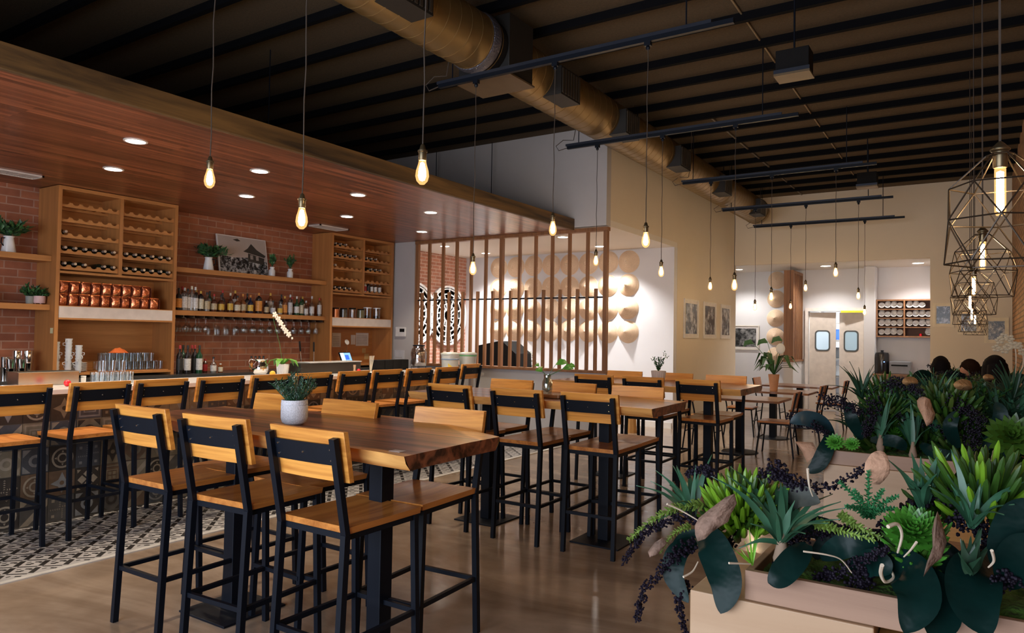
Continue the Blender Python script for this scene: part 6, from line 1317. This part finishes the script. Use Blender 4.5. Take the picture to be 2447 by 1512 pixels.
rosette('green_rosette', V(2417, 1045, -.15), .115, mat('rosette_olive', (.045, .11, .012), .4, noise_=(15, .3)), 'large olive-green rosette at the right edge %s' % N2, None, (0, -.9, .5), 5)
barkpiece('bark_ruffle', [(2210, 948), (2222, 955), (2228, 975), (2235, 990), (2228, 1010), (2215, 1017), (2208, 1000), (2200, 985), (2192, 972), (2190, 958), (2198, 948)], Y-.18, 'ruffled pale bark piece standing %s' % N2, 'bark pieces', barkp, .03)
for k, (u, v, a, b, yy) in enumerate(((2175, 912, 18, 12, -.16), (2302, 920, 23, 14, -.16), (2362, 902, 14, 8, -.14))): barkpiece('bark_slice', ellipse(u, v, a, b, .15, 14, .06, k), Y+yy, 'rounded tan bark shell at the top of the second planter, %s of three' % ['left', 'middle', 'right'][k], 'bark pieces', mat('bark_tan', (.3, .16, .06), .8, noise_=(20, .4), bump=(60, .6)), .04)
for k, pt in enumerate(([(1895, 1000), (1920, 1005), (1950, 1020), (1975, 1035)], [(1965, 955), (2000, 960), (2035, 975), (2060, 985)], [(2090, 955), (2085, 990), (2075, 1020), (2070, 1040)], [(2320, 1010), (2325, 1050), (2318, 1090), (2322, 1130)], [(2280, 960), (2300, 980), (2330, 990), (2350, 1010)], [(2120, 920), (2150, 915), (2180, 925), (2200, 940)])):
    berries('berry_spray', [V(u, v, -.1-.03*i) for i, (u, v) in enumerate(pt)], .05, 330, 'dark berry spray in the second planter, %s from the left' % ordn([0, 1, 2, 5, 4, 3][k]), 'black berry sprays', .0062, 40+k)
for k, (a, b, c) in enumerate((((2060, 1050), (2035, 1000), (2030, 960)), ((2080, 1050), (2140, 1055), (2165, 1075)), ((2200, 1060), (2240, 1085), (2300, 1090)), ((2290, 1070), (2270, 1020), (2290, 980)), ((2350, 1080), (2390, 1000), (2380, 960)), ((2400, 1090), (2440, 1060), (2460, 1000)))):
    strap('strap_leaf', [V(*a, -.1), V(*b, -.14), V(*c, -.12)], .03, 'dark strap leaf inside the second planter, %s from the left' % ordn(k), 'dark strap leaves')
for k, (u, v, n) in enumerate(((2105, 985, 12), (2150, 960, 11), (2235, 1000, 12), (2290, 1000, 12), (2340, 990, 13), (2385, 985, 12), (2430, 990, 12), (2060, 1010, 10))):
    b_ = V(u, v+30, .02*k % .1); agave('spiky_agave', b_, tipfan(b_, .24, n+8, 60+k, 1.3), .011, [agm, agd][k % 2], 'spiky grass-like agave in the second planter, %s from the left' % ordn([1, 2, 3, 4, 5, 6, 7, 0][k]), 'agaves of the second planter')
for k in range(22):
    u = 2060+((k*61) % 370); v = 925+((k*37) % 95); b_ = V(u, v+28, .0+.012*(k % 9)); kd = k % 3; nm_ = 'of the second planter, %s of the small ones' % ordn(k)
    if kd == 0: agave('spiky_agave', b_, tipfan(b_, .2, 20, 200+k, 1.35), .008, [agd, agm][k % 2], 'fine spiky tuft '+nm_, 'small plants of the second planter')
    elif kd == 1: fingers('finger_succulent', b_+Vector((0, 0, .03)), .12, 45, [limed, olive], 'small olive finger succulent '+nm_, 'small plants of the second planter', (0, -.3, 1), k, .008)
    else: bm = MB(); bush(bm, (0, 0, 0), .13, .16, 16, .035, 300+k, .3, 2); tag(bm.build('leafy_sprigs', [limed, greens[0]], None, b_, smooth=0), 'small-leaved olive sprig bush '+nm_, 'plant', 'small plants of the second planter')
# low filler plants so no soil shows, by planter
kinds = ['agave', 'finger', 'strap', 'agave', 'finger', 'rosette', 'agave', 'finger', 'berry']
for pk in range(5):
    y0 = PY[pk]; n = (8, 12, 26, 22, 16)[pk]; rg = random.Random(100+pk); cnt_ = {}
    for k in range(n):
        x = -.42+.66*k/(n-1) if pk else -.36+.6*k/(n-1); yy = y0+.12+.17*rg.random() if pk > 1 else y0+.24+.1*rg.random(); kd = kinds[(k*4+pk) % 9]; c = Vector((x, yy, .99)); cnt_[kd] = cnt_.get(kd, 0)+1; where = '%s planter row, %s from the left' % (ordn(pk), ordn(k)); s_ = 1.0 if pk else .8
        if pk == 0 and kd in ('agave', 'finger'): kd = 'strap'; cnt_['strap'] = cnt_.get('strap', 0)+1; pass
        hi = .07 if pk > 1 else 0
        if kd == 'agave': agave('spiky_agave', c+Vector((0, 0, hi*rg.random())), tipfan(c+Vector((0, 0, hi*.5)), .26*s_, 24, pk*50+k, 1.35), .011, [agm, agd][k % 2], 'spiky agave amid the '+where, 'plants filling the planters')
        elif kd == 'finger': fingers('finger_succulent', c+Vector((0, 0, .04+hi)), .15*s_, 60, [[limed, olive], [olive, brownleaf], [limed, limed]][k % 3], 'olive finger succulent amid the '+where, 'plants filling the planters', (0, -.3, 1), k, .012)
        elif kd == 'rosette': rosette('green_rosette', c+Vector((0, -.05, .08+hi)), .11*s_, rosm if k % 2 else limed, 'leafy rosette amid the '+where, 'plants filling the planters', (rg.uniform(-.3, .3), -.6, 1), 5)
        elif kd == 'berry': berries('berry_spray', [c, c+Vector((.05, -.05, .16+hi)), c+Vector((.16*rg.choice([-1, 1]), -.12, .2+hi)), c+Vector((.2*rg.choice([-1, 1]), -.16, .1))], .035, 260, 'dark berry spray amid the '+where, 'plants filling the planters', .008, k)
        else:
            sg = rg.choice([-1, 1]); strap('strap_leaf', [c, c+Vector((sg*.06, -.06, .14+hi)), c+Vector((sg*.16, -.14, .16+hi)), c+Vector((sg*.25, -.2, .04))] if pk else [c, c+Vector((sg*.05, .0, .05)), c+Vector((sg*.13, .02, .05)), c+Vector((sg*.2, .03, .0))], .045 if pk else .03, 'dark strap leaf amid the '+where, 'plants filling the planters')
# orchid at the right edge, on the fourth divider
p = at(2405, 870, y=6.35); t = empty('white_orchid', (p.x, 6.35, 1.0)); tag(t, 'cream orchid spray at the right edge before the brick wall', 'plant'); L0 = Vector(t.location)
for k, path in enumerate(([(2425, 900), (2428, 850), (2420, 815), (2395, 805), (2380, 835)], [(2432, 900), (2445, 870), (2440, 830), (2415, 825), (2400, 838)])):
    pv = [at(u, v, y=6.35)-L0 for u, v in path]; MB().tube(curve(pv, 6), .004, 5).build('stem', twigm, t)
    for q, f in enumerate((.45, .6, .72, .84, .96)):
        cp = curve(pv, 6); c = cp[int(f*(len(cp)-1))]; mb = MB()
        for a in range(5): th = a*1.2566+q; mb.blob(c+Vector((.018*math.cos(th), -.01, .018*math.sin(th))), (.015, .006, .011), 6, 4)
        mb.build('blossom', mat('petal_cream', (.42, .35, .24), .6), t)
# ------------------------------------------------------------------ people in the booths
def person(loc, rz, hair, top, label, head_turn=0, long=False):
    t = empty('person', loc, rz); tag(t, label, 'person', 'people in the booths'); seat = .46
    skin = mat('skin_warm', (.5, .25, .17), .5, noise_=(20, .06))
    # body: one skinned figure, seated, hands resting on the thighs
    J = [(0, 0, seat+.1), (0, 0, seat+.28), (0, -.01, seat+.47), (0, 0, seat+.56), (0, .01, seat+.64)]
    E_ = [(0, 1), (1, 2), (2, 3), (3, 4)]; Rr = [(.16, .12), (.145, .105), (.15, .1), (.055, .055), (.05, .05)]
    def add(p, r, par): J.append(p); Rr.append((r, r)); E_.append((par, len(J)-1)); return len(J)-1
    for s in (-1, 1):
        a = add((s*.17, 0, seat+.5), .06, 2); b = add((s*.23, .05, seat+.25), .045, a); c = add((s*.17, .27, seat+.22), .034, b); h = add((s*.14, .34, seat+.22), .028, c)
        for f in range(4): q = add((s*(.165-.02*f), .385, seat+.215), .0095, h); add((s*(.163-.02*f), .42-.006*abs(f-1.5), seat+.2), .008, q)
        q = add((s*.105, .35, seat+.215), .01, h); add((s*.085, .38, seat+.205), .009, q)
        l = add((s*.1, .06, seat+.08), .085, 0); k = add((s*.12, .42, seat+.07), .06, l); an = add((s*.12, .44, .09), .038, k); add((s*.12, .56, .05), .035, an)
    me = bpy.data.meshes.new('body'); me.from_pydata(J, E_, []); o = bpy.data.objects.new('body', me); C.objects.link(o); o.parent = t; me.materials.append(skin)
    sk = o.modifiers.new('skin', 'SKIN'); sk.use_smooth_shade = True
    for i, v in enumerate(me.skin_vertices[0].data): v.radius = Rr[i]; v.use_root = (i == 0)
    o.modifiers.new('sub', 'SUBSURF').levels = 1; o.modifiers['sub'].render_levels = 1
    # clothing: shirt sleeves and trousers follow the body a little larger
    def cloth_(name, idx, m, grow):
        mp_ = {a: i for i, a in enumerate(idx)}; e2 = [(mp_[a], mp_[b]) for a, b in E_ if a in mp_ and b in mp_]
        me2 = bpy.data.meshes.new(name); me2.from_pydata([J[i] for i in idx], e2, []); o2 = bpy.data.objects.new(name, me2); C.objects.link(o2); o2.parent = t; me2.materials.append(m); s2 = o2.modifiers.new('skin', 'SKIN'); s2.use_smooth_shade = True
        for i, v in enumerate(me2.skin_vertices[0].data): r = Rr[idx[i]]; v.radius = (r[0]+grow, r[1]+grow); v.use_root = (i == 0)
        z_ = o2.modifiers.new('sub', 'SUBSURF'); z_.levels = z_.render_levels = 1
    names = list(range(len(J))); per = 4+8+2+4; arms = []; legs = []
    for s in range(2): b0 = 5+s*18; arms += [b0, b0+1, b0+2]; legs += [b0+14, b0+15, b0+16]
    cloth_('shirt', [0, 1, 2]+arms, top, .012); cloth_('trousers', [0]+legs, mat('denim_dark', (.02, .025, .05), .8), .01)
    # head: ovoid with brow, nose, mouth, ears
    hc = Vector((0, .02, seat+.76)); Hd = empty('head'); Hd.parent = t; Hd.location = hc; Hd.rotation_euler = (0, 0, head_turn)
    mb = MB(); n, m_ = 20, 14; vs = []; fs = []
    for j in range(m_+1):
        th = PI*j/m_
        for i in range(n):
            ph = 2*PI*i/n; x = math.sin(th)*math.cos(ph)*.075; y = math.sin(th)*math.sin(ph)*.095; z = -math.cos(th)*.115
            if z < -.02: k_ = 1-(-z-.02)*3.0; x *= max(.5, k_); y = y*(max(.62, k_) if y > 0 else max(.55, k_*.9))
            if y > .05: 
                y += .02*math.exp(-((x/.012)**2+((z+.01)/.03)**2)); y -= .008*math.exp(-(((abs(x)-.03)/.016)**2+((z-.015)/.014)**2)); y += .006*math.exp(-((x/.025)**2+((z+.05)/.01)**2))
            vs.append((x, y, z))
    for j in range(m_):
        for i in range(n): a = j*n+i; b = j*n+(i+1) % n; fs.append((a, b, b+n, a+n))
    mb.add(vs, fs)
    for s in (-1, 1): mb.blob((s*.077, -.005, -.005), (.01, .02, .032), 8, 6)
    face = mb.build('face', skin, Hd, smooth=70); face.parent = t; face.location = hc; face.rotation_euler = (0, 0, head_turn); bpy.data.objects.remove(Hd)
    e = MB(); 
    for s in (-1, 1): e.blob((s*.03, .083, .014), (.011, .008, .006), 8, 6)
    e.build('eyes', mat('eye_white', (.6, .6, .6), .2), face); MB().blob((0, .092, -.05), (.022, .006, .006), 10, 6).build('lips', mat('lips', (.4, .12, .1), .5), face)
    hb = MB(); vs = []; fs = []
    for j in range(m_+1):
        th = PI*(.0+.72*j/m_)
        for i in range(n):
            ph = 2*PI*i/n; fr_ = max(0, math.sin(ph)); t2 = th*(1-.42*fr_); r = 1.0+.05*math.sin(ph*9+j)+.03*math.sin(j*3+ph*4); vs.append((math.sin(t2)*math.cos(ph)*.09*r, math.sin(t2)*math.sin(ph)*.112*r-.006, math.cos(t2)*.132))
    for j in range(m_):
        for i in range(n): a = j*n+i; b = j*n+(i+1) % n; fs.append((a, a+n, b+n, b))
    hb.add(vs, fs)
    if long: hb.tube([(0, -.1, .05), (0, -.13, -.05), (0, -.12, -.22)], [.06, .07, .04], 10)
    hb.build('hair', hair, face, smooth=70); return t
hk = mat('hair_black', (.006, .004, .004), .8, spec=.1, noise_=(60, .4)); hb_ = mat('hair_brown', (.016, .007, .005), .8, spec=.1, noise_=(60, .4))
for (u, v, y), rz, hr, tp_, l, ht, lg in (((2248, 850, 9.02), 0, hk, mat('shirt_grey', (.08, .08, .09), .8), 'seated person with short black hair, leftmost of those behind the plants', 0, False), ((2317, 857, 10.2), PI, hb_, mat('shirt_maroon', (.12, .02, .02), .8), 'seated person with dark brown hair turned to the left behind the plants', R_(-62), False), ((2378, 848, 6.85), R_(5), hk, mat('shirt_black', (.02, .02, .02), .8), 'seated person with bushy black hair nearest the brick wall', 0, True)):
    p = at(u, v, y=y); person((p.x, y, p.z-(.46+.76+.13)), rz, hr, tp_, l, ht, lg)
for k in range(1, 5):
    for s in (0, 1):
        y = PY[k]-.47 if s else PY[k]+.42
        b_ = empty('booth_bench', (0, y, 0)); tag(b_, 'booth bench %s divider %s from the camera' % (['behind', 'in front of'][s], ordn(k)), 'bench', 'booth benches')
        MB().box(-.6, XR-.012, .005, .46, .38, .45).build('seat', mat('bench_seat', (.06, .03, .02), .5), b_, smooth=0, bevel=.01); MB().box(-.58, XR-.015, .02, .42, 0, .38).build('base', orange_w, b_, smooth=0)
bpy.context.view_layer.update()
